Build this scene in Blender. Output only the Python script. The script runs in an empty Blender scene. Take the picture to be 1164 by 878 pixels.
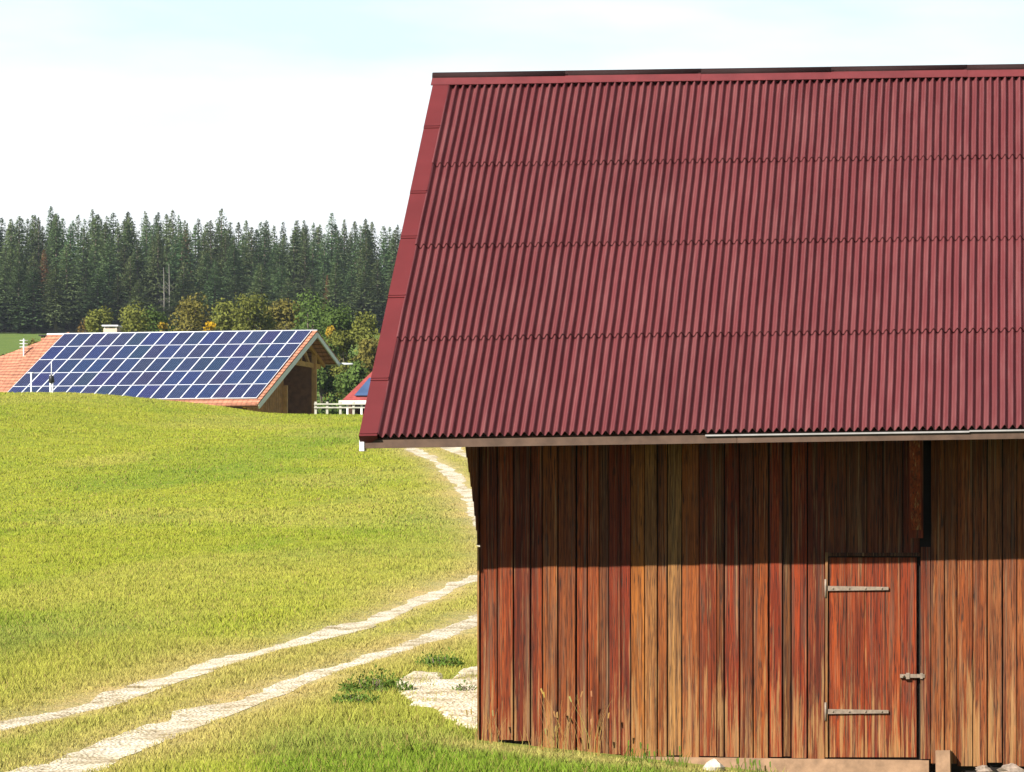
import bpy, math, random
import numpy as np
from mathutils import Vector, Matrix
random.seed(7); rng = np.random.default_rng(11)
S = bpy.context.scene
COL = S.collection
R = math.radians

# ------------------------------------------------------------------ camera
W, H, F = 1164.0, 878.0, 3720.0          # photograph pixels, focal length in pixels
PX, PY, CZ = 1150.0, 660.0, 1.705        # principal point (a cropped telephoto picture), eye height
cam = bpy.data.cameras.new('camera'); co = bpy.data.objects.new('camera', cam); COL.objects.link(co)
co.location = (0, 0, CZ); co.rotation_euler = (R(90), 0, 0)
cam.sensor_width = 36; cam.lens = 36*F/W
cam.shift_x = -(PX-W/2)/W; cam.shift_y = (PY-H/2)/W
cam.clip_start = .5; cam.clip_end = 9000
S.camera = co

def P(px, py, Y):
    return Vector(((px-PX)/F*Y, Y, CZ+(PY-py)/F*Y))

# ------------------------------------------------------------------ terrain
_rows = [(0, None, -.25), (20, None, -.15), (28, None, .02), (31, None, .12), (36, 800, 0), (44, 740, 0), (54, 690, 0), (70, 630, 0), (90, 570, 0), (120, 500, 0),
         (150, 471, 0), (162, None, 9.2), (181, None, 8.6), (205, None, 8.7), (225, None, 10.2), (300, 440, 0), (400, 409, 0), (520, 379, 0), (680, 363, 0), (760, None, 62), (900, None, 65), (6000, None, 66)]
_Y = np.array([r[0] for r in _rows], float)
_Z = np.array([r[2] if r[1] is None else CZ+r[0]*(PY-r[1])/F for r in _rows])
_ty = np.arange(0, 6000, .5); _tz = np.interp(_ty, _Y, _Z)
def _sm(a, n):
    k = np.ones(n)/n
    return np.convolve(np.pad(a, n//2, mode='edge'), k, 'valid')[:len(a)]
_tz2 = _sm(_tz, 13); _tz3 = _sm(_tz, 41)
_w = np.clip((_ty-150)/60, 0, 1); _tz = _tz2*(1-_w)+_tz3*_w

def hash2(i, j, s):
    h = np.sin(i*127.1+j*311.7+s*74.7)*43758.5453
    return h-np.floor(h)
def vnoise(x, y, s=0):
    xi = np.floor(x); yi = np.floor(y); fx = x-xi; fy = y-yi
    fx = fx*fx*(3-2*fx); fy = fy*fy*(3-2*fy)
    return (hash2(xi, yi, s)*(1-fx)+hash2(xi+1, yi, s)*fx)*(1-fy)+(hash2(xi, yi+1, s)*(1-fx)+hash2(xi+1, yi+1, s)*fx)*fy
def sstep(a, b, x):
    t = np.clip((x-a)/(b-a), 0, 1); return t*t*(3-2*t)

def gz(X, Y):
    X = np.asarray(X, float); Y = np.asarray(Y, float)
    z = np.interp(Y, _ty, _tz)
    z = z+1.05*sstep(-31, -44, X)*np.exp(-((Y-150)/32.)**2)
    z = z-.115*np.clip(X+5.55, 0, 3.75)*sstep(44, 34, Y)
    z = z+.10*(vnoise(X*.35, Y*.22, 1)-.5)*sstep(27, 45, Y)*sstep(400, 100, Y)
    z = z+.05*(vnoise(X*.9, Y*.6, 2)-.5)*sstep(27, 40, Y)*sstep(120, 60, Y)
    return z
def gz1(x, y): return float(gz(x, y))
def hit(px, py, y0=22, y1=240):
    ys = np.arange(y0, y1, .1); xs = (px-PX)/F*ys; zr = CZ+(PY-py)/F*ys
    d = gz(xs, ys)-zr
    i = np.argmax(d > 0)
    return np.array([xs[i], ys[i]])

# ------------------------------------------------------------------ helpers
def srgb(r, g, b):
    f = lambda c: (c/255/12.92 if c/255 <= .04045 else ((c/255+.055)/1.055)**2.4)
    return (f(r), f(g), f(b))

class MB:
    """collects faces for ONE mesh object"""
    def __init__(s): s.v = []; s.f = []; s.m = []; s.c = []; s.sm = []
    def add(s, vs, fs, m=0, c=(1, 1, 1), smooth=False):
        o = len(s.v); s.v += [tuple(v) for v in vs]; s.c += [c]*len(vs)
        for f in fs:
            s.f.append([o+i for i in f]); s.m.append(m); s.sm.append(smooth)
    def box(s, x0, x1, y0, y1, z0, z1, m=0, c=(1, 1, 1), M=None, bev=0):
        vs = [(x, y, z) for x in (x0, x1) for y in (y0, y1) for z in (z0, z1)]
        if M is not None: vs = [M @ Vector(v) for v in vs]
        s.add(vs, [(0, 1, 3, 2), (4, 6, 7, 5), (0, 4, 5, 1), (2, 3, 7, 6), (0, 2, 6, 4), (1, 5, 7, 3)], m, c)
    def hexa(s, b, m=0, c=(1, 1, 1)):
        s.add(b, [(0, 3, 2, 1), (4, 5, 6, 7), (0, 1, 5, 4), (1, 2, 6, 5), (2, 3, 7, 6), (3, 0, 4, 7)], m, c)
    def beam(s, a, b, w, h, up=(0, 0, 1), m=0, c=(1, 1, 1)):
        a = Vector(a); b = Vector(b); d = (b-a).normalized(); u = Vector(up)
        r = d.cross(u).normalized(); u = r.cross(d)
        q = lambda p: [p-r*w/2-u*h/2, p+r*w/2-u*h/2, p+r*w/2+u*h/2, p-r*w/2+u*h/2]
        s.hexa(q(a)+q(b), m, c)
    def tube(s, pts, rad, n=8, m=0, c=(1, 1, 1), cap=True):
        pts = [Vector(p) for p in pts]; rings = []
        for i, p in enumerate(pts):
            d = (pts[min(i+1, len(pts)-1)]-pts[max(i-1, 0)]).normalized()
            u = Vector((0, 0, 1)) if abs(d.z) < .9 else Vector((1, 0, 0))
            a = d.cross(u).normalized(); b = d.cross(a)
            r = rad[i] if hasattr(rad, '__len__') else rad
            rings.append([p+(a*math.cos(t)+b*math.sin(t))*r for t in [2*math.pi*k/n for k in range(n)]])
        vs = [v for rg in rings for v in rg]; fs = []
        for i in range(len(pts)-1):
            for k in range(n):
                fs.append((i*n+k, i*n+(k+1) % n, (i+1)*n+(k+1) % n, (i+1)*n+k))
        if cap: fs += [tuple(range(n))[::-1], tuple((len(pts)-1)*n+k for k in range(n))]
        s.add(vs, fs, m, c, True)
    def build(s, name, mats, parent=None, loc=None):
        me = bpy.data.meshes.new(name); me.from_pydata(s.v, [], s.f); 
        for m in (mats if isinstance(mats, (list, tuple)) else [mats]): me.materials.append(m)
        me.polygons.foreach_set('material_index', s.m); me.polygons.foreach_set('use_smooth', s.sm)
        ca = me.color_attributes.new('Col', 'FLOAT_COLOR', 'POINT')
        ca.data.foreach_set('color', np.array([(*c, 1) for c in s.c], np.float32).ravel())
        me.update()
        o = bpy.data.objects.new(name, me); COL.objects.link(o)
        if parent: o.parent = parent
        if loc is not None: o.location = loc
        return o

def npmesh(name, v, loops, nper, mats, col=None, smooth=False, parent=None):
    me = bpy.data.meshes.new(name); nf = len(loops)//nper
    me.vertices.add(len(v)); me.vertices.foreach_set('co', np.asarray(v, np.float32).ravel())
    me.loops.add(len(loops)); me.loops.foreach_set('vertex_index', np.asarray(loops, np.int32))
    me.polygons.add(nf); me.polygons.foreach_set('loop_start', np.arange(0, nf*nper, nper, dtype=np.int32))
    me.polygons.foreach_set('use_smooth', np.full(nf, smooth))
    for m in mats: me.materials.append(m)
    if col is not None:
        ca = me.color_attributes.new('Col', 'FLOAT_COLOR', 'POINT')
        ca.data.foreach_set('color', np.concatenate([col, np.ones((len(col), 1))], 1).astype(np.float32).ravel())
    me.update(); me.validate()
    o = bpy.data.objects.new(name, me); COL.objects.link(o)
    if parent: o.parent = parent
    return o

def tag(o, label=None, cat=None, group=None, kind=None):
    if label: o['label'] = label
    if cat: o['category'] = cat
    if group: o['group'] = group
    if kind: o['kind'] = kind
    return o
def empty(name, loc, label, cat, group=None):
    o = bpy.data.objects.new(name, None); COL.objects.link(o); o.location = loc; o.empty_display_size = .3
    return tag(o, label, cat, group)
def copy_tree(o, loc, rz, sc=(1, 1, 1)):
    c = o.copy(); COL.objects.link(c); c.location = loc; c.rotation_euler = (0, 0, rz); c.scale = sc
    for ch in o.children:
        d = ch.copy(); COL.objects.link(d); d.parent = c
    return c

# ------------------------------------------------------------------ materials
class NT:
    def __init__(s, name):
        s.mat = bpy.data.materials.new(name); s.mat.use_nodes = True; s.t = s.mat.node_tree
        s.bsdf = s.t.nodes['Principled BSDF']; s.out = s.t.nodes['Material Output']
    def n(s, typ, **k):
        x = s.t.nodes.new(typ)
        for a, v in k.items(): setattr(x, a, v)
        return x
    def l(s, a, b): s.t.links.new(a, b)
    def set(s, sock, v):
        if hasattr(v, 'is_linked') or hasattr(v, 'links'): s.l(v, sock)
        else: sock.default_value = v
    def coord(s, kind='Object', scale=(1, 1, 1)):
        c = s.n('ShaderNodeTexCoord'); m = s.n('ShaderNodeMapping'); m.inputs['Scale'].default_value = scale
        s.l(c.outputs[kind], m.inputs[0]); return m.outputs[0]
    def noise(s, vec, scale, detail=3, rough=.55):
        x = s.n('ShaderNodeTexNoise'); x.inputs['Scale'].default_value = scale; x.inputs['Detail'].default_value = detail; x.inputs['Roughness'].default_value = rough
        s.l(vec, x.inputs['Vector']); return x.outputs['Fac']
    def ramp(s, fac, stops, interp='LINEAR'):
        r = s.n('ShaderNodeValToRGB'); r.color_ramp.interpolation = interp; e = r.color_ramp.elements
        while len(e) < len(stops): e.new(.5)
        for k, (p, c) in enumerate(stops):
            e[k].position = p; e[k].color = (*c, 1) if hasattr(c, '__len__') else (c, c, c, 1)
        s.l(fac, r.inputs[0]); return r.outputs[0]
    def mix(s, fac, a, b, mode='MIX'):
        x = s.n('ShaderNodeMix', data_type='RGBA', blend_type=mode)
        s.set(x.inputs[0], fac); 
        for i, v in ((6, a), (7, b)):
            if hasattr(v, 'links'): s.l(v, x.inputs[i])
            else: x.inputs[i].default_value = (*v, 1)
        return x.outputs[2]
    def math(s, op, a, b=0.0, clamp=False):
        x = s.n('ShaderNodeMath', operation=op); x.use_clamp = clamp
        s.set(x.inputs[0], a); s.set(x.inputs[1], b); return x.outputs[0]
    def attr(s, name='Col'):
        x = s.n('ShaderNodeAttribute'); x.attribute_name = name; return x
    def maprange(s, v, a, b, c=0., d=1.):
        x = s.n('ShaderNodeMapRange'); x.interpolation_type = 'SMOOTHSTEP'
        s.l(v, x.inputs[0])
        for i, q in zip((1, 2, 3, 4), (a, b, c, d)): x.inputs[i].default_value = q
        return x.outputs[0]
    def bump(s, h, strength=.4, dist=.01):
        b = s.n('ShaderNodeBump'); b.inputs['Strength'].default_value = strength; b.inputs['Distance'].default_value = dist
        s.l(h, b.inputs['Height']); s.l(b.outputs[0], s.bsdf.inputs['Normal'])
    def fin(s, color, rough=.8, spec=.3):
        s.set(s.bsdf.inputs['Base Color'], color if hasattr(color, 'links') else (*color, 1))
        s.set(s.bsdf.inputs['Roughness'], rough); s.bsdf.inputs['Specular IOR Level'].default_value = spec
        return s.mat

def mat_plain(name, c, rough=.7, var=.2, scale=4, spec=.3, metal=0):
    m = NT(name); v = m.coord()
    f = m.ramp(m.noise(v, scale, 5, .65), [(.3, tuple(x*(1-var) for x in c)), (.7, tuple(min(1, x*(1+var)) for x in c))])
    m.bsdf.inputs['Metallic'].default_value = metal
    return m.fin(f, rough, spec)

def mat_wood(name, erosion=1.0, tint=(1, 1, 1)):
    m = NT(name); base = m.attr().outputs['Color']
    g1 = m.noise(m.coord(scale=(80, 30, 1.1)), 1, 6, .7)
    g2 = m.noise(m.coord(scale=(14, 8, .55)), 1, 4, .6)
    g3 = m.noise(m.coord(scale=(160, 60, 5)), 1, 2, .5)
    c = m.mix(1, base, m.ramp(g1, [(.33, (.30, .26, .25)), (.5, (.95, .95, .95)), (.68, (1.5, 1.55, 1.5))]), 'MULTIPLY')
    c = m.mix(1, c, m.ramp(g2, [(.3, (.45, .38, .36)), (.5, (1, 1, 1)), (.7, (1.3, 1.45, 1.4))]), 'MULTIPLY')
    # dark cracks
    c = m.mix(m.ramp(g3, [(.35, .9), (.46, 0)]), c, (.012, .006, .004))
    # knots
    vo = m.n('ShaderNodeTexVoronoi'); vo.inputs['Scale'].default_value = 1; m.l(m.coord(scale=(7, 3, 2.2)), vo.inputs['Vector'])
    c = m.mix(m.ramp(vo.outputs['Distance'], [(.05, .8), (.13, 0)]), c, (.03, .010, .006))
    # weather worn pale streaks, mostly in the splash zone at the foot
    sep = m.n('ShaderNodeSeparateXYZ'); m.l(m.coord(), sep.inputs[0])
    foot = m.math('MULTIPLY', m.maprange(sep.outputs[2], 1.3, -.05), m.ramp(m.noise(m.coord(scale=(5.5, 3, .12)), 1, 2, .6), [(.36, .35), (.62, 1)]))
    st = m.noise(m.coord(scale=(26, 10, .9)), 1, 6, .72)
    thr = m.math('SUBTRACT', m.math('ADD', st, m.math('MULTIPLY', foot, .22*erosion)), .60)
    k = m.math('MULTIPLY', m.math('MULTIPLY', thr, 9, True), .62)
    c = m.mix(k, c, (.36*tint[0], .20*tint[1], .075*tint[2]))
    gy = m.noise(m.coord(scale=(18, 9, .45)), 1, 5, .7)
    c = m.mix(m.math('MULTIPLY', m.ramp(gy, [(.53, 0), (.66, 1)]), .6), c, (.105, .066, .042))
    gb = m.noise(m.coord(scale=(30, 12, .5)), 1.3, 5, .7)
    c = m.mix(m.math('MULTIPLY', m.ramp(gb, [(.56, 0), (.68, 1)]), .6), c, (.36, .20, .09))
    m.bump(m.math('ADD', g1, m.math('MULTIPLY', g3, .5)), .6, .012)
    return m.fin(c, .78, .25)

M = {}
M['wood'] = mat_wood('weathered_plank_wood')
M['wood_far'] = mat_plain('brown_barn_wood', (.40, .19, .068), .8, .35, 2.5)
M['shade_wood'] = mat_plain('shade_toned_boards', (.22, .095, .038), .85, .35, 3)  # barn wood with the open bay's shade put into its colour
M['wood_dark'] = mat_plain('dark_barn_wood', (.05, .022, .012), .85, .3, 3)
M['timber'] = mat_plain('honey_timber', (.50, .26, .09), .75, .25, 3)
M['inside'] = mat_plain('shaded_inner_boards', (.012, .008, .006), .9, .3, 4)

def mat_roof():
    m = NT('red_corrugated_sheet'); v = m.coord()
    a = m.noise(v, .9, 5, .6); b = m.noise(m.coord(scale=(14, 1.2, 1.2)), 1, 5, .65); d = m.noise(v, 40, 3, .6)
    c = m.ramp(a, [(.3, (.104, .023, .026)), (.7, (.124, .029, .032))])
    c = m.mix(1, c, m.attr().outputs['Color'], 'MULTIPLY')
    c = m.mix(m.ramp(b, [(.45, 0), (.75, .35)]), c, (.23, .10, .098))      # chalky bloom in streaks
    c = m.mix(m.ramp(d, [(.5, 0), (.8, .15)]), c, (.07, .02, .02))
    m.bump(d, .15, .004)
    return m.fin(c, .46, .45)
M['sheet'] = mat_roof()
M['trim'] = mat_plain('red_roof_flashing', (.100, .015, .017), .6, .12, 2.2, .2)
M['ridge'] = mat_plain('dark_red_ridge_cap', (.12, .022, .024), .5, .2, 3, .4)
M['roll'] = mat_plain('dark_maroon_ridge_roll', (.016, .005, .005), .8, .2, 3, .2)
M['fascia'] = mat_plain('weathered_fascia_board', (.085, .050, .033), .75, .35, 5)
M['drip'] = mat_plain('grey_zinc_strip', (.20, .19, .18), .55, .2, 8, .5)
M['white'] = mat_plain('white_paint', (.75, .75, .73), .6, .06, 6)
M['oldwhite'] = mat_plain('weathered_white_paint', (.36, .35, .30), .8, .25, 3)
M['iron'] = mat_plain('galvanised_strap', (.20, .15, .11), .6, .35, 25, .5)
M['stone'] = mat_plain('pale_limestone', (.42, .38, .31), .9, .25, 6)
M['rubble'] = mat_plain('grey_brown_stone', (.22, .17, .135), .9, .4, 14)
M['sill'] = mat_plain('worn_sill_beam', (.27, .165, .10), .85, .3, 7)
M['tile'] = mat_plain('orange_roof_tile', (.40, .17, .10), .8, .25, 3)
def mat_tile(name, c):
    m = NT(name); v = m.coord(); wv = m.n('ShaderNodeTexWave', bands_direction='Z'); wv.inputs['Scale'].default_value = 1.6; wv.inputs['Distortion'].default_value = .3; m.l(v, wv.inputs['Vector'])
    wx_ = m.n('ShaderNodeTexWave', bands_direction='X'); wx_.inputs['Scale'].default_value = 1.1; m.l(v, wx_.inputs['Vector'])
    k = m.ramp(m.noise(v, 2.2, 5, .7), [(.3, tuple(x*.62 for x in c)), (.7, tuple(x*1.3 for x in c))])
    k = m.mix(1, k, m.ramp(wv.outputs['Fac'], [(.05, (.45, .42, .4)), (.3, (1, 1, 1))]), 'MULTIPLY')
    k = m.mix(1, k, m.ramp(wx_.outputs['Fac'], [(.0, (.75, .75, .75)), (.3, (1, 1, 1))]), 'MULTIPLY')
    m.bump(wv.outputs['Fac'], .5, .05); return m.fin(k, .8, .3)
M['tile'] = mat_tile('orange_roof_tile_rows', (.44, .19, .115))
M['redtile'] = mat_plain('brick_red_roof_tile', (.26, .05, .045), .8, .25, 3)
M['frame'] = mat_plain('pale_aluminium_frame', (.62, .64, .68), .4, .05, 3, .5)
M['plaster'] = mat_plain('cream_render', (.50, .42, .33), .9, .1, 1)
M['cell2'] = mat_plain('dull_blue_panel', (.05, .085, .17), .3, .2, 1, .5)
M['black'] = mat_plain('dark_plastic', (.02, .02, .022), .5, .2, 5)

def mat_cell():
    m = NT('blue_solar_cells'); v = m.coord()
    oi = m.attr('Col').outputs['Color']
    c = m.mix(1, oi, m.ramp(m.noise(v, 6, 3), [(.3, (.7, .7, .75)), (.7, (1.3, 1.25, 1.2))]), 'MULTIPLY')
    return m.fin(c, .3, .35)
M['cell'] = mat_cell()

def mat_ground():
    m = NT('meadow_soil_and_grass'); v = m.coord()
    t = m.attr('Col').outputs['Color']
    n1 = m.noise(v, .35, 5, .65); n2 = m.noise(v, 4, 4, .7); n3 = m.noise(v, 22, 3, .7)
    c = m.mix(1, t, m.ramp(n1, [(.3, (.75, .85, .8)), (.7, (1.2, 1.1, 1.1))]), 'MULTIPLY')
    c = m.mix(1, c, m.ramp(n2, [(.3, (.65, .72, .6)), (.5, (1, 1, 1)), (.75, (1.3, 1.2, 1.1))]), 'MULTIPLY')
    c = m.mix(1, c, m.ramp(n3, [(.3, (.6, .65, .5)), (.5, (1, 1, 1)), (.75, (1.3, 1.25, 1.1))]), 'MULTIPLY')
    m.bump(m.math('ADD', n2, n3), .5, .05)
    return m.fin(c, .95, .1)
M['ground'] = mat_ground()
def mat_gravel():
    m = NT('pale_limestone_gravel'); v = m.coord()
    vo = m.n('ShaderNodeTexVoronoi'); vo.inputs['Scale'].default_value = 26; m.l(v, vo.inputs['Vector'])
    n = m.noise(v, 1.6, 6, .75)
    c = m.ramp(n, [(.36, (.34, .27, .15)), (.48, (.66, .59, .46)), (.64, (.82, .78, .69))])
    c = m.mix(1, c, m.ramp(vo.outputs['Distance'], [(.1, (1.15, 1.15, 1.15)), (.6, (.6, .57, .5))]), 'MULTIPLY')
    m.bump(vo.outputs['Distance'], .7, -.03)
    return m.fin(c, .95, .1)
M['gravel'] = mat_gravel()

def mat_leafy(name, attr=True, c=(.05, .08, .02), var=.4, up=.6, trans=.35, rnd=0.35, rough=.7, hue=.0):
    """foliage: attribute or plain colour, soft normal, some light through the leaf"""
    m = NT(name)
    base = m.attr().outputs['Color'] if attr else None
    if base is None:
        n = m.noise(m.coord(), 1.1, 3)
        base = m.ramp(n, [(.3, tuple(x*(1-var) for x in c)), (.7, tuple(x*(1+var) for x in c))])
        oi = m.n('ShaderNodeObjectInfo')
        hs = m.n('ShaderNodeHueSaturation'); m.l(base, hs.inputs['Color'])
        m.l(m.math('ADD', m.math('MULTIPLY', oi.outputs['Random'], rnd*2), 1-rnd), hs.inputs['Value'])
        r2 = m.math('FRACT', m.math('MULTIPLY', oi.outputs['Random'], 17.3))
        m.l(m.math('ADD', m.math('MULTIPLY', r2, hue), .5-hue*.6), hs.inputs['Hue'])
        base = hs.outputs[0]
    d = m.n('ShaderNodeBsdfDiffuse'); tr = m.n('ShaderNodeBsdfTranslucent'); mx = m.n('ShaderNodeMixShader')
    m.l(base, d.inputs[0]); m.l(base, tr.inputs[0]); mx.inputs[0].default_value = trans
    g = m.n('ShaderNodeNewGeometry'); vm = m.n('ShaderNodeVectorMath', operation='SCALE'); m.l(g.outputs['Normal'], vm.inputs[0]); vm.inputs['Scale'].default_value = 1-up
    va = m.n('ShaderNodeVectorMath', operation='ADD'); m.l(vm.outputs[0], va.inputs[0]); va.inputs[1].default_value = (0, 0, up)
    vn = m.n('ShaderNodeVectorMath', operation='NORMALIZE'); m.l(va.outputs[0], vn.inputs[0]); m.l(vn.outputs[0], d.inputs['Normal'])
    m.l(d.outputs[0], mx.inputs[1]); m.l(tr.outputs[0], mx.inputs[2]); m.l(mx.outputs[0], m.out.inputs[0])
    m.t.nodes.remove(m.bsdf)
    return m.mat
M['grass'] = mat_leafy('grass_blades', up=.55, trans=.3)
M['spruce'] = mat_leafy('spruce_needles', False, (.082, .125, .050), .35, .3, .15, .45, hue=.075)
M['rust'] = mat_leafy('rusty_needles', False, (.17, .085, .038), .3, .15, .15, .1)
M['bark'] = mat_plain('grey_brown_bark', (.14, .11, .085), .9, .3, 3)
M['palebark'] = mat_plain('pale_birch_bark', (.17, .16, .14), .85, .25, 2)
for nm, c in dict(olive=(.135, .145, .032), green=(.078, .120, .030), gold=(.28, .19, .025), ochre=(.150, .132, .034), rustleaf=(.12, .08, .025), weed=(.10, .165, .03), yellow=(.42, .27, .02)).items():
    M[nm] = mat_leafy(nm+'_leaves', False, c, .35, .2, .25, .12)

# ------------------------------------------------------------------ track lines
def line(pxs): return np.array([hit(*p) for p in pxs])
rutA = line([(-60, 838), (0, 826), (75, 807), (150, 786), (205, 766), (270, 744), (330, 730), (400, 715), (450, 694), (500, 671), (543, 652)])
rutB = line([(-20, 905), (60, 877), (120, 853), (200, 824), (250, 803), (300, 786), (350, 767), (400, 753), (450, 738), (500, 720), (543, 703)])
path = line([(575, 655), (566, 630), (553, 600), (543, 584), (534, 566), (523, 549), (508, 533), (490, 519), (468, 511), (459, 502), (462, 492), (474, 482), (490, 474)])
def resample(p, step=.25, sm_=7):
    d = np.r_[0, np.cumsum(np.hypot(*np.diff(p, axis=0).T))]; n = max(2, int(d[-1]/step)); t = np.linspace(0, d[-1], n)
    q = np.c_[np.interp(t, d, p[:, 0]), np.interp(t, d, p[:, 1])]
    k = sm_
    for c in (0, 1):
        a = np.pad(q[:, c], k//2, mode='reflect', reflect_type='odd'); q[:, c] = np.convolve(a, np.ones(k)/k, 'valid')
    return q
ext = lambda p, q: np.vstack([p, q])
rutA = resample(ext(rutA, path), .25, 23); rutB = resample(ext(rutB, path+np.array([1.35, .3])), .25, 23)
gravel_px = [(440, 778), (470, 764), (492, 768), (506, 776), (524, 762), (548, 758), (575, 775), (575, 838), (548, 834), (522, 828), (500, 819), (480, 806), (462, 797)]
gravel = line(gravel_px); 
def pip(x, y, poly):
    ins = np.zeros(x.shape, bool); n = len(poly)
    for i in range(n):
        x0, y0 = poly[i]; x1, y1 = poly[(i+1) % n]
        c = ((y0 > y) != (y1 > y)) & (x < (x1-x0)*(y-y0)/(y1-y0+1e-9)+x0); ins ^= c
    return ins
def pdist(x, y, line_):
    out = np.full(x.shape, 99.); pts = line_
    for i in range(0, len(x), 20000):
        sl = slice(i, i+20000)
        d = np.min((x[sl, None]-pts[None, :, 0])**2+(y[sl, None]-pts[None, :, 1])**2, axis=1); out[sl] = np.sqrt(d)
    return out

def grasscol(x, y, d):
    """living colour of the turf: lush patches, yellow green, straw beside the ruts"""
    n1 = vnoise(x*.16, y*.07, 5); n2 = vnoise(x*.6, y*.35, 6); n3 = vnoise(x*1.7, y*1.1, 8)
    yel = np.array([.365, .395, .048]); gre = np.array([.235, .325, .036]); straw = np.array([.52, .42, .15]); lush = np.array([.140, .245, .026])
    c = yel*np.ones((len(x), 1))
    w = np.clip(sstep(.52, .8, n1)*.7+sstep(.55, .9, n2)*.35+sstep(.6, .9, n3)*.25, 0, 1)[:, None]
    c = c*(1-w)+gre*w
    u = PX+x/y*F
    lw = (sstep(2.0, 3.6, pdist(x, y, rutA))*np.exp(-((y-44)/7.)**2)*sstep(430, 250, u))[:, None]*(.6+.4*n2[:, None])
    c = c*(1-lw)+lush*lw
    front = (sstep(35, 31, y)*sstep(.6, 1.6, pdist(x, y, rutB))*sstep(250, 330, u)*.75)[:, None]
    c = c*(1-front)+lush*front
    sw = np.clip(np.exp(-(d/.95)**2)*(.55+.6*n2)+.22*sstep(.55, .8, vnoise(x*.3, y*.12, 9)), 0, 1)[:, None]
    bw = (np.exp(-(np.abs(y-31.6)/.55)**2)*sstep(-5.9, -5.1, x)*.7)[:, None]
    sw = np.clip(sw+bw, 0, 1)
    c = c*(1-sw)+straw*sw
    return c

# ------------------------------------------------------------------ ground sheet
xs = np.unique(np.r_[np.linspace(-2500, -200, 24), np.linspace(-200, -70, 27), np.linspace(-70, -22, 49), np.arange(-22, 6, .25), np.linspace(6, 40, 18), np.linspace(40, 2500, 24)])
ys = np.unique(np.r_[np.linspace(-300, 0, 12), np.arange(2, 20, 1.), np.arange(20, 62, .25), np.arange(62, 165, .8), np.arange(165, 320, 3), np.arange(320, 760, 9), np.linspace(760, 5500, 22)])
GX, GY = np.meshgrid(xs, ys); gx, gy = GX.ravel(), GY.ravel(); gzv = gz(gx, gy)
near = (gx > -24) & (gx < 8) & (gy > 18) & (gy < 135)
gd = np.full(gx.shape, 99.); both = np.vstack([rutA, rutB]); gd[near] = pdist(gx[near], gy[near], both)
gcol = grasscol(gx, np.maximum(gy, 5), gd)*.62
dirt = (np.exp(-(gd/.42)**2)*.8)[:, None]; gcol = gcol*(1-dirt)+np.array([.44, .35, .19])*dirt
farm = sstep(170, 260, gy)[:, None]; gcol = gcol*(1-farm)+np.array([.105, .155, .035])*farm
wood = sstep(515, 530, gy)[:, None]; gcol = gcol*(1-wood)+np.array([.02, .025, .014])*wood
gzv = gzv-.05*np.exp(-(gd/.3)**2)
nx, ny = len(xs), len(ys); I = np.arange(nx*ny).reshape(ny, nx)
q = np.stack([I[:-1, :-1], I[:-1, 1:], I[1:, 1:], I[1:, :-1]], -1).reshape(-1)
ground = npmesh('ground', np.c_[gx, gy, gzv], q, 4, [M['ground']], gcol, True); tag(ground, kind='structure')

# unseen dark sheet added to cut light bounced up to the barn wall
mb = MB(); xs_ = np.arange(-60, 61, .5); y0_, y1_ = 6., 25.5; vs = []
for y_ in np.linspace(y0_, y1_, 40): vs += [(x_, y_, gz1(x_, y_)+.03) for x_ in xs_]
nn_ = len(xs_); mb.add(vs, [(j*nn_+i, j*nn_+i+1, (j+1)*nn_+i+1, (j+1)*nn_+i) for j in range(39) for i in range(nn_-1)])
tag(mb.build('bounce_cut_sheet', mat_plain('bounce_cut_dark', (.045, .045, .047), .9, .15, 6)), kind='structure')
# ruts of the farm track: two ragged stony ribbons
def rut_mb(pl, mb, hw=.24, seed=0):
    t = np.gradient(pl, axis=0); t /= np.linalg.norm(t, axis=1)[:, None]; nrm = np.c_[-t[:, 1], t[:, 0]]
    n = len(pl); s = np.arange(n)*.25; K = 7; vs = []
    for k in range(K):
        f = k/(K-1)*2-1
        w = hw*(.25+.85*vnoise(s*.33, s*0+seed, 3)+(.75*vnoise(s*1.1, s*0+seed+(3 if f > 0 else 9), 4)+.35*vnoise(s*3.1, s*0+seed+(5 if f > 0 else 12), 4)-.2)*abs(f))
        p = pl+nrm*(w*f)[:, None]
        z = gz(p[:, 0], p[:, 1])-.05*np.exp(-(np.abs(w*f)/.3)**2)+.018*(1-abs(f)**3)+.004
        vs.append(np.c_[p, z])
    vs = np.stack(vs, 1).reshape(-1, 3)
    fs = [(i*K+k, i*K+k+1, (i+1)*K+k+1, (i+1)*K+k) for i in range(n-1) for k in range(K-1)]
    mb.add(vs, fs, smooth=True)
mb = MB(); rut_mb(rutA, mb, .22, 1); rut_mb(rutB, mb, .23, 5)
tag(mb.build('track', M['gravel']), kind='structure')
# gravel patch beside the barn corner
mb = MB(); g_ = .055; ax_ = np.arange(gravel[:, 0].min(), gravel[:, 0].max(), g_); ay_ = np.arange(gravel[:, 1].min()-.2, gravel[:, 1].max()+.2, g_)
AX, AY = np.meshgrid(ax_, ay_); fx_, fy_ = AX.ravel(), AY.ravel()
ins_ = pip(fx_+.16*(vnoise(fx_*3.3, fy_*3.3, 31)-.5), fy_+.45*(vnoise(fx_*2.6, fy_*2.6, 32)-.5), gravel).reshape(AX.shape)
hz_ = gz(fx_, fy_)+.008+.018*vnoise(fx_*2.2, fy_*2.2, 33)+.012*vnoise(fx_*9, fy_*9, 34)+.006*rng.random(len(fx_))
nxx = len(ax_); fs = [(j*nxx+i, j*nxx+i+1, (j+1)*nxx+i+1, (j+1)*nxx+i) for j in range(len(ay_)-1) for i in range(nxx-1) if ins_[j, i]]
use = sorted({i for f in fs for i in f}); mp_ = {u: k for k, u in enumerate(use)}
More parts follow.
